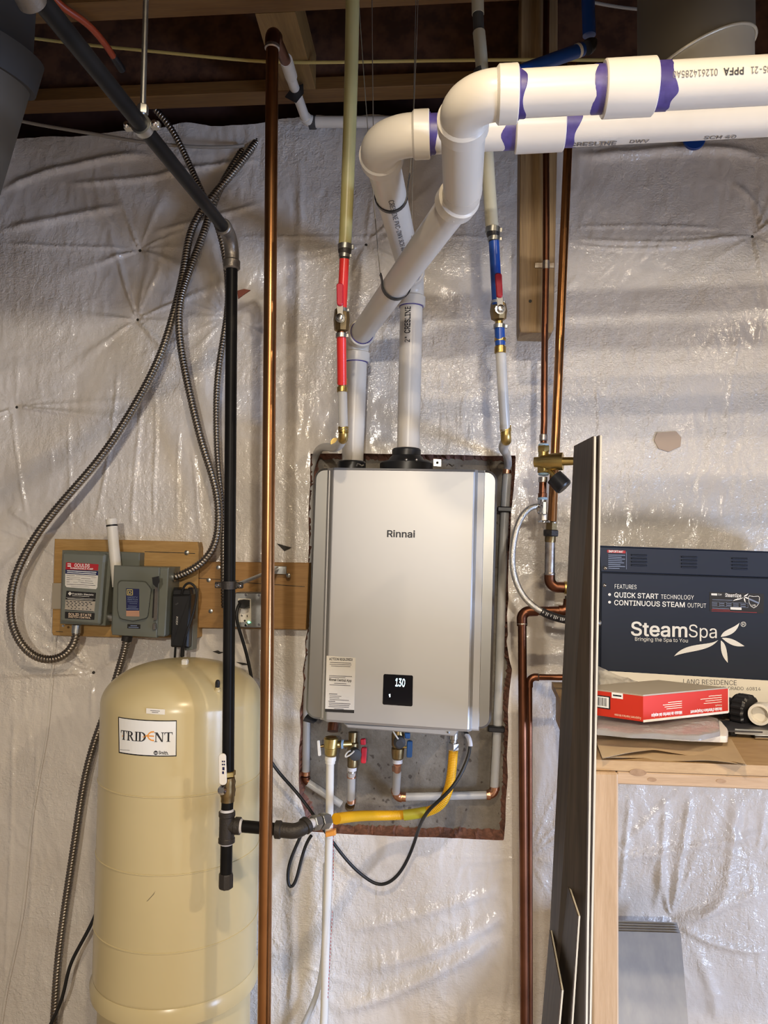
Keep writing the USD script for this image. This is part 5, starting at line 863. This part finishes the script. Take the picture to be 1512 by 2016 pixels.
# ------------------------------------------------------------------ cables in the joists
def cable(name, label, pts, r, look, cat_='cable'): t = Thing(name, label, cat_); t.add('sheath', tube(spline(Q(*pts), .02), r, 10), look); t.done()
cable('yellow_cable', 'thin yellow electrical cable running across the joists', ((-40,62,1.9),(0,68,1.9),(70,76,1.92),(150,86,1.93),(300,101,1.94),(430,114,1.95),(520,121,1.95),(600,123,1.95),(760,121,1.95),(980,118,1.95),(1120,118,1.95),(1290,117,1.97),(1330,112,2.0)), .0042, 'romex')
cable('grey_cable', 'grey cable sagging along the top edge of the facing at the left', ((40,238,2.15),(90,248,2.16),(150,258,2.17),(210,268,2.18),(250,275,2.19),(330,285,2.2),(420,290,2.22),(480,286,2.25)), .0050, 'cable_grey')
t = Thing('orange_tube', 'orange plastic tube curving out between the joists at the upper left', 'water pipe'); t.add('tube', tube(spline(Q((95,-20,1.66),(130,18,1.70),(165,42,1.74),(200,78,1.80),(222,110,1.86)), .01), .0085, 14), 'pex_orange'); t.add('end_fitting', rod(at(220,107,1.86), at(240,137,1.92), .0105, 12), 'plastic_black', label='black end fitting'); t.done()
cable('white_cable', 'short grey cable on the ceiling right of the blue tube', ((1165,4,1.85),(1220,14,1.9),(1280,20,1.95)), .004, 'cable_grey')
# ------------------------------------------------------------------ workbench
TZ = at(1300,1500,1.40)[2]
t = Thing('workbench', 'rough wooden workbench with sawn beam and post leg at the right', 'workbench'); FL = atz(1165,1502,TZ); FLx = FL[0]; BLp = atz(1088,1345,TZ)
BX1 = 1.55
tp = [A(FLx, 1.40, 0), A(BX1, 1.40, 0), A(BX1, 2.20, 0), A(BLp[0], 2.20, 0)]
t.add('top_panel', hull([bz(p, z) for p in tp for z in (TZ-.018, TZ)]), 'wood_top', smooth=False)
bz1, bz0 = at(1300,1501,1.40)[2]-.018, at(1300,1549,1.395)[2]; lx0, lx1 = at(1165,1600,1.395)[0], at(1216,1600,1.395)[0]
t.add('front_beam', box3(A((lx1+BX1)/2, 1.40+.019, (bz0+TZ-.019)/2), X3, Y3, Z3, BX1-lx1, .038, TZ-.019-bz0, .002), 'wood_bench')
t.add('leg', box3(A((lx0+lx1)/2, 1.388+.045, (TZ-.019)/2), nrm(A(1,0,.0)), Y3, Z3, lx1-lx0, .089, TZ-.019, .003), 'wood_leg')
t.add('leg', box3(A(BX1-.03, 1.388+.045, (bz0)/2), X3, Y3, Z3, .05, .089, bz0, .003), 'wood_leg'); t.add('leg', box3(A(BX1-.03, 2.13, (TZ-.02)/2), X3, Y3, Z3, .05, .089, TZ-.02, .003), 'wood_leg')
sd_ = nrm(A(BLp[0]+.022-FLx-.022, .8, 0)); t.add('side_beam', box3(A((BLp[0]+FLx)/2+.025, 1.80, TZ-.019-.04), sd_, np.cross(Z3, sd_), Z3, .70, .036, .075, .002), 'wood_bench'); t.add('leg', box3(A(BLp[0]+.06, 2.14, (TZ-.10)/2), X3, Y3, Z3, .05, .06, TZ-.10, .003), 'wood_leg')
for cx_, cy_, rx_, ry_ in ((1256,1521,17,7), (1284,1535,9,4), (1420,1538,10,4)):
    t.add('wood_knot', slab([(cx_+rx_*math.cos(a), cy_+ry_*math.sin(a)+rx_*math.cos(a)*.05) for a in np.linspace(0, 6.283, 19)[:-1]], 1.3995, 1.402), 'knot', smooth=False)
t.done()
# ------------------------------------------------------------------ steam generator
GYF = 1.985
t = Thing('steam_generator', 'navy steel steam generator with white lettering standing on the workbench', 'steam generator')
gl = at(1164,1200,GYF)[0]; gtop = at(1340,1080,GYF)[2]; gx1 = at(1640,1100,GYF)[0]
slope = (at(1512,1086,GYF)-at(1180,1075,GYF)); sl_ = slope[2]/slope[0]
def gq(x0, y0, x1, y1, Yf, Yb, bevel=.001, r=0): return slab([(x0, y0), (x1, y1[0]), (x1, y1[1]), (x0, y0+1)], Yf, Yb, bevel)
t.add('body', hull([A(x, y, z+sl_*(x-gl)) for x in (gl, gx1) for y in (GYF+.006, 2.17) for z in (TZ, at(1180,1075,GYF)[2])]), 'navy', smooth=False)
t.add('upper_panel', slab([(1180,1076),(1660,1092),(1660,1142),(1183,1125.5)], GYF, GYF+.012, .0015), 'navy'); t.add('front_panel', slab([(1184,1127.5),(1660,1144),(1660,1362),(1182,1330)], GYF-.002, GYF+.012, .002), 'navy')
t.add('top_flange', slab([(1166,1073.5),(1660,1090.5),(1660,1092.2),(1166,1075.2)], GYF-.004, GYF+.01, .0004), 'navy')
GF, GP = GYF-.0003, GYF-.0022
nt = t.add('notice', slab([(1195.5,1082.5),(1231.5,1084),(1231.5,1089.5),(1195.5,1088)], GF-.0004, GF), 'label_red', label='red heading of the warning notice'); t.add('heading', text('IMPORTANT', (1198,1087.3), (1227,1088.3), 4.0, GF-.0004, True, .0003, .0002), 'print_white', parent=nt)
t.add('notice_print', bars([(1197.5,1092.6+3.7*k,1197.5+(33,26,33,27,31,24,33,22)[k],1092.9+3.7*k+.5,1.5) for k in range(8)]+[(1233,1086,1233.6,1086,1),(1232.6,1104,1233.4,1104,34)], GF), 'print_grey_blue', kind='stuff')
for x, y in ((1242,1091), (1340.5,1094.5), (1440,1097.5)):
    for k in range(4):
        yy = y+6.6*k; t.add('vent_louvre', hull([at(px, py, Y) for Y, q in ((GYF-.004, [(x+2,yy+2.6),(x+30,yy+3.6),(x+30,yy+2.6),(x+2,yy+1.6)]), (GYF+.001, [(x,yy-.6),(x+33,yy+.4),(x+33,yy+4),(x,yy+3)])) for px, py in q]), 'navy', smooth=15)
for x, y in ((1191.5,1118), (1190,1152)): t.add('screw', _lathe(at(x,y,GYF-.001), -Y3, [(0, .0052), (.002, .0045), (.0035, .002)], 12), 'chrome')
L_ = lambda s, a, b, c, bo=True: t.add('lettering', text(s, a, b, c, GP, bo, .0004, .0003), 'print_white')
L_('FEATURES', (1210,1158.5), (1253,1160), 8.2, False); L_('QUICK START', (1209,1175.5), (1296,1179), 9.4); L_('TECHNOLOGY', (1301,1178.8), (1366,1180.5), 8.2, False); L_('CONTINUOUS STEAM', (1209,1191), (1348,1195.5), 9.4); L_('OUTPUT', (1353.5,1195.7), (1390,1196.8), 8.4, False)
for y in (1170.5, 1185.5): t.add('bullet', _lathe(at(1200,y,GP), -Y3, [(0, .0036), (.0006, .0036)], 14), 'print_white')
L_('Steam', (1242,1250.5), (1353,1254), 25.5); L_('Spa', (1356,1254.3), (1411,1256), 24, False); L_('Bringing the Spa to You', (1250,1261.2), (1354,1264.8), 7.0, False)
L_('R', (1461.2,1231.8), (1466,1232), 5.6, False)
def leaf(pts): 
    p = spline(np.c_[np.array(pts, float), np.zeros(len(pts))], 1.5)[:, :2]; return p
def bez(*P):
    P = np.array(P, float); n = len(P)-1; u = np.linspace(0, 1, 18)[:, None]; return sum(math.comb(n, i)*(1-u)**(n-i)*u**i*P[i] for i in range(n+1))
leaves = [np.vstack([bez((1419,1254),(1424,1238),(1440,1240),(1456,1226)), bez((1456,1226),(1452,1243),(1440,1252),(1419,1254))[1:-1]]),
  np.vstack([bez((1421,1256),(1440,1254),(1450,1262),(1466,1272)), bez((1466,1272),(1446,1275),(1434,1268),(1421,1256))[1:-1]]),
  np.vstack([bez((1419,1261),(1430,1266),(1432,1284),(1433,1305)), bez((1433,1305),(1418,1290),(1419,1276),(1419,1261))[1:-1]]),
  np.vstack([bez((1414,1260),(1395,1273),(1350,1262),(1327,1292)), bez((1327,1292),(1356,1280),(1396,1284),(1414,1260))[1:-1]])]
for lf in leaves: t.add('leaf_emblem', slab(lf, GP-.0007, GP-.0003), 'print_white', smooth=False)
ring_ = Point(1463.5,1229).buffer(5.2, 16).difference(Point(1463.5,1229).buffer(4.3, 16)); a_ = np.array(ring_.exterior.coords)[:-1]; b_ = np.array(ring_.interiors[0].coords)[:-1][::-1]
_lo = lambda c, r0, r1, Y: cat(*[slab([(c[0]+r0*math.cos(a), c[1]+r0*math.sin(a)), (c[0]+r1*math.cos(a), c[1]+r1*math.sin(a)), (c[0]+r1*math.cos(a+.3), c[1]+r1*math.sin(a+.3)), (c[0]+r0*math.cos(a+.3), c[1]+r0*math.sin(a+.3))], Y-.0006, Y-.0002) for a in np.arange(0, 6.28, .2856)])
t.add('mark_ring', _lo((1463.5,1229), 4.3, 5.2, GP), 'print_white')
pl = t.add('rating_label', slab([(1397,1165.5),(1504,1169),(1503.5,1208),(1397,1203.5)], GP-.0005, GP), 'label_black', label='black rating label with small white print'); Yr = GP-.0005
t.add('rating_box', slab([(1400.5,1168),(1412,1168.5),(1412,1172.5),(1400.5,1172)], Yr-.0003, Yr), 'print_white', parent=pl); t.add('lettering', text('CORP', (1413,1172), (1421,1172.4), 3.2, Yr, False, .0003, .0002), 'print_white', parent=pl); t.add('lettering', text('SteamSpa', (1427.5,1174.8), (1459,1176), 6.6, Yr, True, .0003, .0002), 'print_white', parent=pl)
for lf in leaves:
    q = (np.array(lf)-A(1419,1258))*.235+A(1464.5,1175.5); t.add('leaf_emblem', slab(q, Yr-.0005, Yr-.0001), 'print_white', parent=pl, smooth=False)
t.add('rating_print', bars([(1402,1180.5,1442,1182,1.0),(1402,1184.5,1472,1187.5,.5),(1402,1193.5,1472,1196.3,.5)]+[(1403+14*k,1187.3+.6*k,1412+14*k,1187.6+.6*k,1.3) for k in range(5)]+[(1403+14*k,1191+.6*k,1412+14*k,1191.3+.6*k,1.3) for k in range(5)]+[(1402,1197,1436,1198.5,1.2)]+[(1401.8+14.1*k,1189+.6*k,1402.3+14.1*k,1189+.6*k,9) for k in range(6)], Yr, .0003, .0002), 'print_grey_blue', parent=pl, kind='stuff')
t.add('serial_patch', slab([(1438,1194.8),(1460,1195.8),(1460,1201),(1438,1200)], Yr-.0004, Yr), 'print_white', parent=pl); t.add('red_line', bars([(1401,1200,1437,1201.3,1.5),(1401,1203,1490,1206,1.2)], Yr, .0003, .0002), 'print_dark_red', parent=pl)
sh = [(1475,1172.5),(1484,1174),(1493,1173.2),(1496,1176),(1494.5,1188),(1490,1194),(1484,1197.5),(1478,1193.5),(1474.5,1187),(1473,1175)]; shp = Polygon(sh); ins = np.array(shp.buffer(-1.0).exterior.coords)[:-1]
t.add('shield_emblem', slab(sh, Yr-.0003, Yr), 'print_white', parent=pl, smooth=False); t.add('shield_emblem', slab(ins, Yr-.0005, Yr-.0003), 'label_black', parent=pl, smooth=False); t.add('shield_band', slab([(1475,1177.5),(1494.5,1186),(1494,1189),(1475,1181)], Yr-.0008, Yr-.0005), 'print_grey_blue', parent=pl); t.add('lettering', text('US', (1480,1193.2), (1487.5,1193.5), 3.2, Yr-.0005, True, .0004, .0002), 'print_white', parent=pl)
t.done()
# ------------------------------------------------------------------ things on the bench
t = Thing('drawing_sheet', 'folded white drawing sheet with black lettering leaning against the steam unit', 'paper'); BYs = 1.955
def sheet_grid(f, nu, nv, th, look, name, label=None, smooth=True):
    """two-sided thin sheet from f(u,v)->point"""
    P = np.array([[f(u, v) for v in np.linspace(0, 1, nv)] for u in np.linspace(0, 1, nu)]).reshape(-1, 3); g = np.arange(nu*nv).reshape(nu, nv)
    q = np.stack([g[:-1, :-1], g[1:, :-1], g[1:, 1:], g[:-1, 1:]], -1).reshape(-1, 4); tr = np.vstack([q[:, [0, 1, 2]], q[:, [0, 2, 3]]])
    M = trimesh.Trimesh(P, tr, process=False); N = np.array(M.vertex_normals); e = np.r_[g[:, 0], g[-1, 1:], g[::-1, -1][1:], g[0, ::-1][1:-1]]; k = np.roll(e, -1); o = len(P)
    V = np.vstack([P, P-N*th]); Fc = np.vstack([tr, tr[:, ::-1]+o, np.stack([e, e+o, k+o], 1), np.stack([e, k+o, k], 1)]); t.add(name, trimesh.Trimesh(V, Fc, process=False), look, label=label, smooth=smooth)
def dsh(u, v):
    x = 1180+(1600-1180)*u; yt = 1320+(1345-1320)*u if u < 2 else 0; yb = 1399+8*u; y = yb+(yt-yb)*v; Y = BYs+.02-.075*(1-v)**1.5+.004*math.sin(u*9+v*3); return at(x, y, Y)
sheet_grid(dsh, 30, 10, .0006, 'paper', 'sheet')
YD = BYs-.012
def dtext(s, a, b, cap, look='ink_grey'):
    m = text(s, a, b, cap, YD, False, .0003, .0); v = np.array(m.vertices)
    o = []
    for p in v:
        px, py = proj(p); u = (px-1180)/420; yb = 1399+8*u; yt = 1320+25*u; vv = (yb-py)/(yb-yt); Y = BYs+.02-.075*(1-np.clip(vv, 0, 1))**1.5+.004*math.sin(u*9+vv*3); o.append(at(px, py, Y)-A(0, .0008+(YD-p[1])*.3, 0))
    t.add('lettering', trimesh.Trimesh(np.array(o), m.faces, process=False), look)
dtext('LANG RESIDENCE', (1345,1346), (1450,1349), 9); dtext('GS, COLORADO  60814', (1398,1357.2), (1497,1359.5), 6.2); t.done()
t = Thing('film_sleeve', 'crumpled clear plastic film bunched behind the red box on the bench', 'plastic film')
def fs(u, v):
    x = 1166+(1290-1166)*u; yt = 1303+48*u**.7; y = 1382+(yt-1382)*v; w_ = meshkit.fbm(A([u*7, v*5, 0])[None], 3, 2)[0]; return at(x, y+6*(w_-.5), 1.86-.10*(1-v)+.05*(w_-.5))
sheet_grid(fs, 40, 24, .0004, 'clear_film', 'film'); t.done()
RBt = Thing('product_box', 'red printed product box lying open at the left end of the bench', 'box')
rA, rB, rC = 1.60, 1.475, 1.62
p_l0, p_l1 = at(1150,1352,1.60), at(1150,1414,1.60); c0t, c0b = at(1266,1369,1.49), at(1264,1421,1.49); r0t, r0b = at(1433,1357,1.60), at(1432,1409,1.60)
zt1, zb1 = c0t[2], c0b[2]
lT, cT, rT = A(*at(1130,1352,1.56)[:2], zt1), A(*c0t[:2], zt1), A(*at(1433,1358,1.60)[:2], zt1); bT = lT+rT-cT
dn = A(0, 0, zb1-zt1)
RBt.add('body', hull([q+o for q in (lT, cT, rT, bT) for o in (dn, A(0,0,-.002))]), 'box_red', smooth=False)
RBt.add('top_flap', hull([q*.985+(lT+cT+rT+bT)/4*.015+o for q in (lT, cT, rT, bT) for o in (A(0,0,-.002), A(0,0,.0006))]), 'cardboard_grey', label='grey cardboard inside of the lid', smooth=False)
RBt.add('bottom_edge', hull([q+dn+o for q in (cT-A(0,.0015,0), rT-A(0,.0015,0), rT, cT) for o in (A(0,0,-.001), A(0,0,.0035))]), 'box_white', smooth=False)
RBt.add('side_edge', hull([q+A(.001,0,0)+o for q in (rT, rT+(bT-rT)*.03) for o in (dn, A(0,0,-.002))]+[rT+A(.002,0,-.002), rT+A(.002,0,0)+dn]), 'box_white', smooth=False)
def face_text(name, s, P0, ex, n, x0, x1, zc, cap, look, bold, flip=True):
    m = meshkit.text_mesh(s, cap, .0003, bold); v = np.array(m.vertices); L = x1-x0; v[:, 0] = (v[:, 0]-v[:, 0].min())/(v[:, 0].max()-v[:, 0].min())*L
    v[:, 0] += x0
    if flip: v[:, 0] = x0+x1-v[:, 0]; v[:, 1] *= -1
    w = P0+v[:, :1]*ex+(v[:, 1:2]+zc)*Z3+n*(v[:, 2:3]+.0003); RBt.add(name, trimesh.Trimesh(w, m.faces, process=False), look)
exF = nrm(rT-cT); nF = nrm(np.cross(exF, Z3)); LF = np.linalg.norm(rT-cT); hB = zt1-zb1; P0 = cT+dn
face_text('lettering', 'Módulo de interfaz del equipo', P0, exF, nF, LF*.09, LF*.44, hB*.26, .0062, 'print_white', True); face_text('lettering', 'Module d’interface d’équipement', P0, exF, nF, LF*.54, LF*.92, hB*.24, .0062, 'print_white', True)
for (xa, xb, zc, s) in ((.84,.92,.36,'Français'),): face_text('fine_print', s, P0, exF, nF, LF*xa, LF*xb, hB*zc, .0034, 'print_cream', False)
RBt.add('fine_print', cat(*[hull([P0+exF*x*LF+Z3*(zc+dz)*hB+nF*l for x in (xa, xb) for dz in (-.014, .014) for l in (.0003, .0006)]) for xa, xb, zc in ((.26,.44,.40),(.24,.44,.48),(.22,.44,.56),(.28,.44,.64),(.70,.92,.46),(.72,.92,.55),(.66,.92,.64),(.76,.92,.73))]), 'print_cream', kind='stuff')
exL = nrm(cT-lT); nL = nrm(np.cross(exL, Z3)); LL = np.linalg.norm(cT-lT); P1 = lT+dn
face_text('lettering', 'Equipment Interface Module', P1, exL, nL, LL*.60, LL*.97, hB*.16, .0042, 'print_cream', False)
def fq(x0, x1, z0, z1, l0=.0003, l1=.0009): return hull([P1+exL*x*LL+Z3*z*hB+nL*l for x in (x0, x1) for z in (z0, z1) for l in (l0, l1)])
bc = RBt.add('barcode_label', fq(.20,.54,.30,.80), 'label_black', label='black and white barcode label', smooth=False); RBt.add('barcode_field', fq(.21,.52,.34,.76, .0009, .0011), 'print_white', parent=bc, smooth=False)
RBt.add('barcode_bars', cat(*[fq(.22+k*.0165, .22+k*.0165+(.006 if k % 3 else .010), .40, .72, .0011, .0013) for k in range(17)]), 'label_black', parent=bc, smooth=False, kind='stuff'); RBt.add('date_sticker', fq(.56,.72,.76,.98), 'print_white', label='small white number sticker', smooth=False); RBt.add('sticker_print', fq(.58,.70,.84,.90, .0009, .0011), 'ink', smooth=False); RBt.done()
t = Thing('bagged_manual', 'white paper manuals in a crumpled clear bag under the red box', 'plastic bag')
def pile(outline, z0, z1, look, name, seed, label=None, wob=.004):
    q = [atz(x, y, z0) for x, y in outline]; p = spline(np.vstack([q, q[:1]]), .01)[:-1] if False else np.array(q); poly = Polygon(p[:, :2]); pts = np.array([poly.exterior.interpolate(s, normalized=True).coords[0] for s in np.linspace(0, 1, 90)[:-1]]); c = pts.mean(0); rings = []
    for fr, z in ((.86, z0), (1, z0+.0008), (1.0, z0+(z1-z0)*.5), (.985, z1-.002), (.93, z1), (.7, z1), (.4, z1), (.05, z1)):
        r = c+(pts-c)*fr; h_ = meshkit.fbm(np.c_[r*22, np.full(len(r), seed)], 3, seed)-.5; rings.append(np.c_[r, np.full(len(r), z)+h_*wob*(1 if z > z0+.001 else 0)])
    v = np.vstack(rings); n = len(pts); i, j = np.meshgrid(np.arange(len(rings)-1), np.arange(n), indexing='ij'); k = (j+1) % n; f = np.stack([i*n+j, i*n+k, (i+1)*n+k, (i+1)*n+j], -1).reshape(-1, 4); f = np.vstack([f[:, [0, 1, 2]], f[:, [0, 2, 3]]])
    v = np.vstack([v, [*c, z0], [*c, z1]]); j = np.arange(n); k = (j+1) % n; f = np.vstack([f, np.stack([np.full(n, len(v)-2), k, j], 1), np.stack([np.full(n, len(v)-1), (len(rings)-1)*n+j, (len(rings)-1)*n+k], 1)])
    M = trimesh.Trimesh(v, f, process=False); 
    if M.volume < 0: M.invert()
    t.add(name, M, look, label=label, smooth=40)
pile([(1176,1448),(1260,1454),(1350,1460),(1432,1463),(1434,1448),(1420,1430),(1180,1425)], TZ+.016, TZ+.030, 'paper_white', 'manual', 3, 'white paper booklet', .002)
pile([(1172,1447),(1240,1454),(1300,1456),(1380,1459),(1418,1450),(1415,1422),(1300,1412),(1172,1412)], TZ+.0305, TZ+.041, 'clear_film', 'bag', 5, 'clear plastic bag', .006); t.done()
t = Thing('flat_carton', 'flattened brown cardboard carton with curled front edge on the bench corner', 'cardboard')
def card(dx, zoff, front, back, name, seed):
    def f(u, v):
        xf = front[0][0]+(front[1][0]-front[0][0])*u; yf = np.interp(u, *front[2]); xb = back[0][0]+(back[1][0]-back[0][0])*u; yb = back[0][1]+(back[1][1]-back[0][1])*u
        z = TZ+zoff+.0035*math.sin(u*5+seed)*(v)+.003; p0, p1 = atz(xf, yf, TZ+zoff+.004), atz(xb, yb, TZ+zoff+.004); p = p0+(p1-p0)*v; return p+Z3*(.0035*math.sin(u*7+seed)*(1-v)**2)
    sheet_grid(f, 36, 8, .0016, 'cardboard', name)
card(0, .004, ((1186,0),(1468,0),([0,.3,.36,.75,1],[1492,1480,1477,1486,1506])), ((1172,1455),(1440,1455)), 'upper_flap', 0); card(0, .0, ((1188,0),(1470,0),([0,.3,.36,.7,1],[1494,1488,1492,1498,1508])), ((1172,1460),(1440,1460)), 'lower_flap', 2)
t.done()
t = Thing('plumbing_fitting', 'black ribbed plastic union fitting lying behind the red box', 'fitting'); fz = TZ+.034
a = at(1425,1396,1.72); b = at(1478,1383,1.68); fx = nrm(A(b[0]-a[0], -.05, .0)); fo = A(a[0], a[1], TZ+.036)
t.add('body', _lathe(fo, fx, [(-.05, .024), (0, .026), (.004, .023), (.03, .023), (.031, .034)], 24), 'plastic_black'); t.add('ribbed_nut', tube([fo+fx*.031, fo+fx*.036, fo+fx*.058, fo+fx*.062], np.array([[.034+(.0022 if k % 4 < 2 else 0) - (.004 if q in (0, 3) else 0) for k in range(64)] for q in range(4)]), 64), 'plastic_black', label='ribbed union nut', smooth=20); t.done()
t = Thing('sensor_tray', 'dark plastic sheet with pale metal rim lying on the bench at the right edge', 'tray'); q = [atz(x, y, TZ+.016) for x, y in ((1395,1420),(1432,1438),(1560,1442),(1560,1412))]
t.add('tray', hull([p+Z3*o for p in q for o in (-.003, .0)]), 'sensor_dark', smooth=False); q2 = [atz(x, y, TZ+.012) for x, y in ((1446,1440),(1570,1448))]; t.add('rim', hull([p+A(0, dy, dz) for p in q2 for dy in (-.003, .003) for dz in (-.004, .006)]), 'galvanized', label='pale metal rim', smooth=False)
for s in range(3): t.add('foot', box3(q[1]+A(.02+.06*s, .03, -.0095), X3, Y3, Z3, .012, .012, .013, .001), 'plastic_black')
t.done()
t = Thing('pipe_elbow', 'loose white plastic pipe elbow on the bench at the right edge', 'fitting'); eo = at(1492,1412,1.62); ea = fillet(eo, eo+A(.035,.045,.004), eo+A(.10,.03,.004), .02); eo[2] = TZ+.040
ea = fillet(eo, eo+A(.030,.050,.0), eo+A(.12,.045,.0), .022); d_ = nrm(eo-ea[0])
t.add('bend', tube(ea, .0185, 24), 'white_plastic'); t.add('hub', _lathe(ea[0], d_, [(0, .0185), (.002, .0215), (.030, .0215), (.0302, .0165), (.010, .0165), (.0099, .001)], 28), 'white_plastic'); t.add('hub', _lathe(ea[-1], X3, [(0, .0185), (.002, .0215), (.030, .0215)], 28), 'white_plastic'); t.done()
t = Thing('bolt', 'small shiny metal bolt on the bench top at the right edge', 'bolt'); p = atz(1507,1452,TZ+.005); t.add('shank', rod(p-X3*.02, p+X3*.01, .0035, 10), 'chrome'); t.add('head', hexnut(p+X3*.01, X3, .007, .006), 'chrome'); t.done()
# ------------------------------------------------------------------ floor planks
def plank(name, label, tl, tr, bl, br, th, thick_dir, look='plank_dark', group=None, core='plank_core'):
    t = Thing(name, label, 'floor plank', group); c = [np.asarray(p, float) for p in (tl, tr, br, bl)]; n_ = nrm(np.cross(c[1]-c[0], c[3]-c[0])); n_ = n_ if np.dot(n_, thick_dir) > 0 else -n_
    t.add('face', hull([p+n_*o for p in c for o in (0, th*.4)]), look, smooth=False); t.add('core', hull([p+n_*o for p in c for o in (th*.4, th)]), core, label='pale backing layer', smooth=False); t.done()
def low(p, q): return p+(q-p)*((.002-p[2])/(q[2]-p[2]))
def tall(far_t, near_t, far_b, near_b): 
    return far_t, near_t, low(far_t, far_b), low(near_t, near_b)
R3 = A(1, 0, 0)
LG = 'dark planks leaning on the bench'
plank('laminate_plank', 'tallest dark wood-look plank leaning on the bench, outer of the tall pair', *tall(pd(1130,878,1.475), pd(1167,859,1.335), pd(1073,2016,1.43), pd(1150,2016,1.28)), .006, R3, group=LG)
plank('laminate_plank', 'tall dark plank with pale edge, inner of the tall pair touching the bench leg', *tall(pd(1146,872,1.475), pd(1179,857,1.335), pd(1085,2016,1.43), pd(1158,2016,1.285)), .0055, R3, group=LG)
plank('laminate_plank', 'mid-length dark plank with slanting pale edge before the tall planks', *tall(pd(1103,1700,1.44), pd(1137,1803,1.245), pd(1085,2016,1.41), pd(1123,2016,1.225)), .0045, R3, group=LG)
plank('laminate_plank', 'shortest dark plank with slanting pale edge at the bottom', *tall(pd(1082,1831,1.42), pd(1104,1949,1.23), pd(1066,2016,1.40), pd(1098,2016,1.222)), .0045, R3, group=LG)
for k in range(5):
    y0 = 1812+5.2*k; Yt, Yb_ = 2.165-.0135*k, 2.07-.0135*k
    tl, tr = at(1195,y0-.4,Yt), at(1333-.0*k+(1.8*k if k else 0),y0+4.0,Yt); bl, br = at(1180,2016,Yb_), at(1352+.8*k,2016,Yb_)
    pos = ('backmost of five', 'fourth from the front of five', 'middle one of five', 'second from the front of five', 'front one of five')[k]
    plank('grey_plank', pos+' grey planks stacked against the wall under the bench', tl, tr, low(tl, bl), low(tr, br), .0085, A(0,1,0), 'plank_grey', 'grey planks stacked under the bench', 'plank_core_dark')
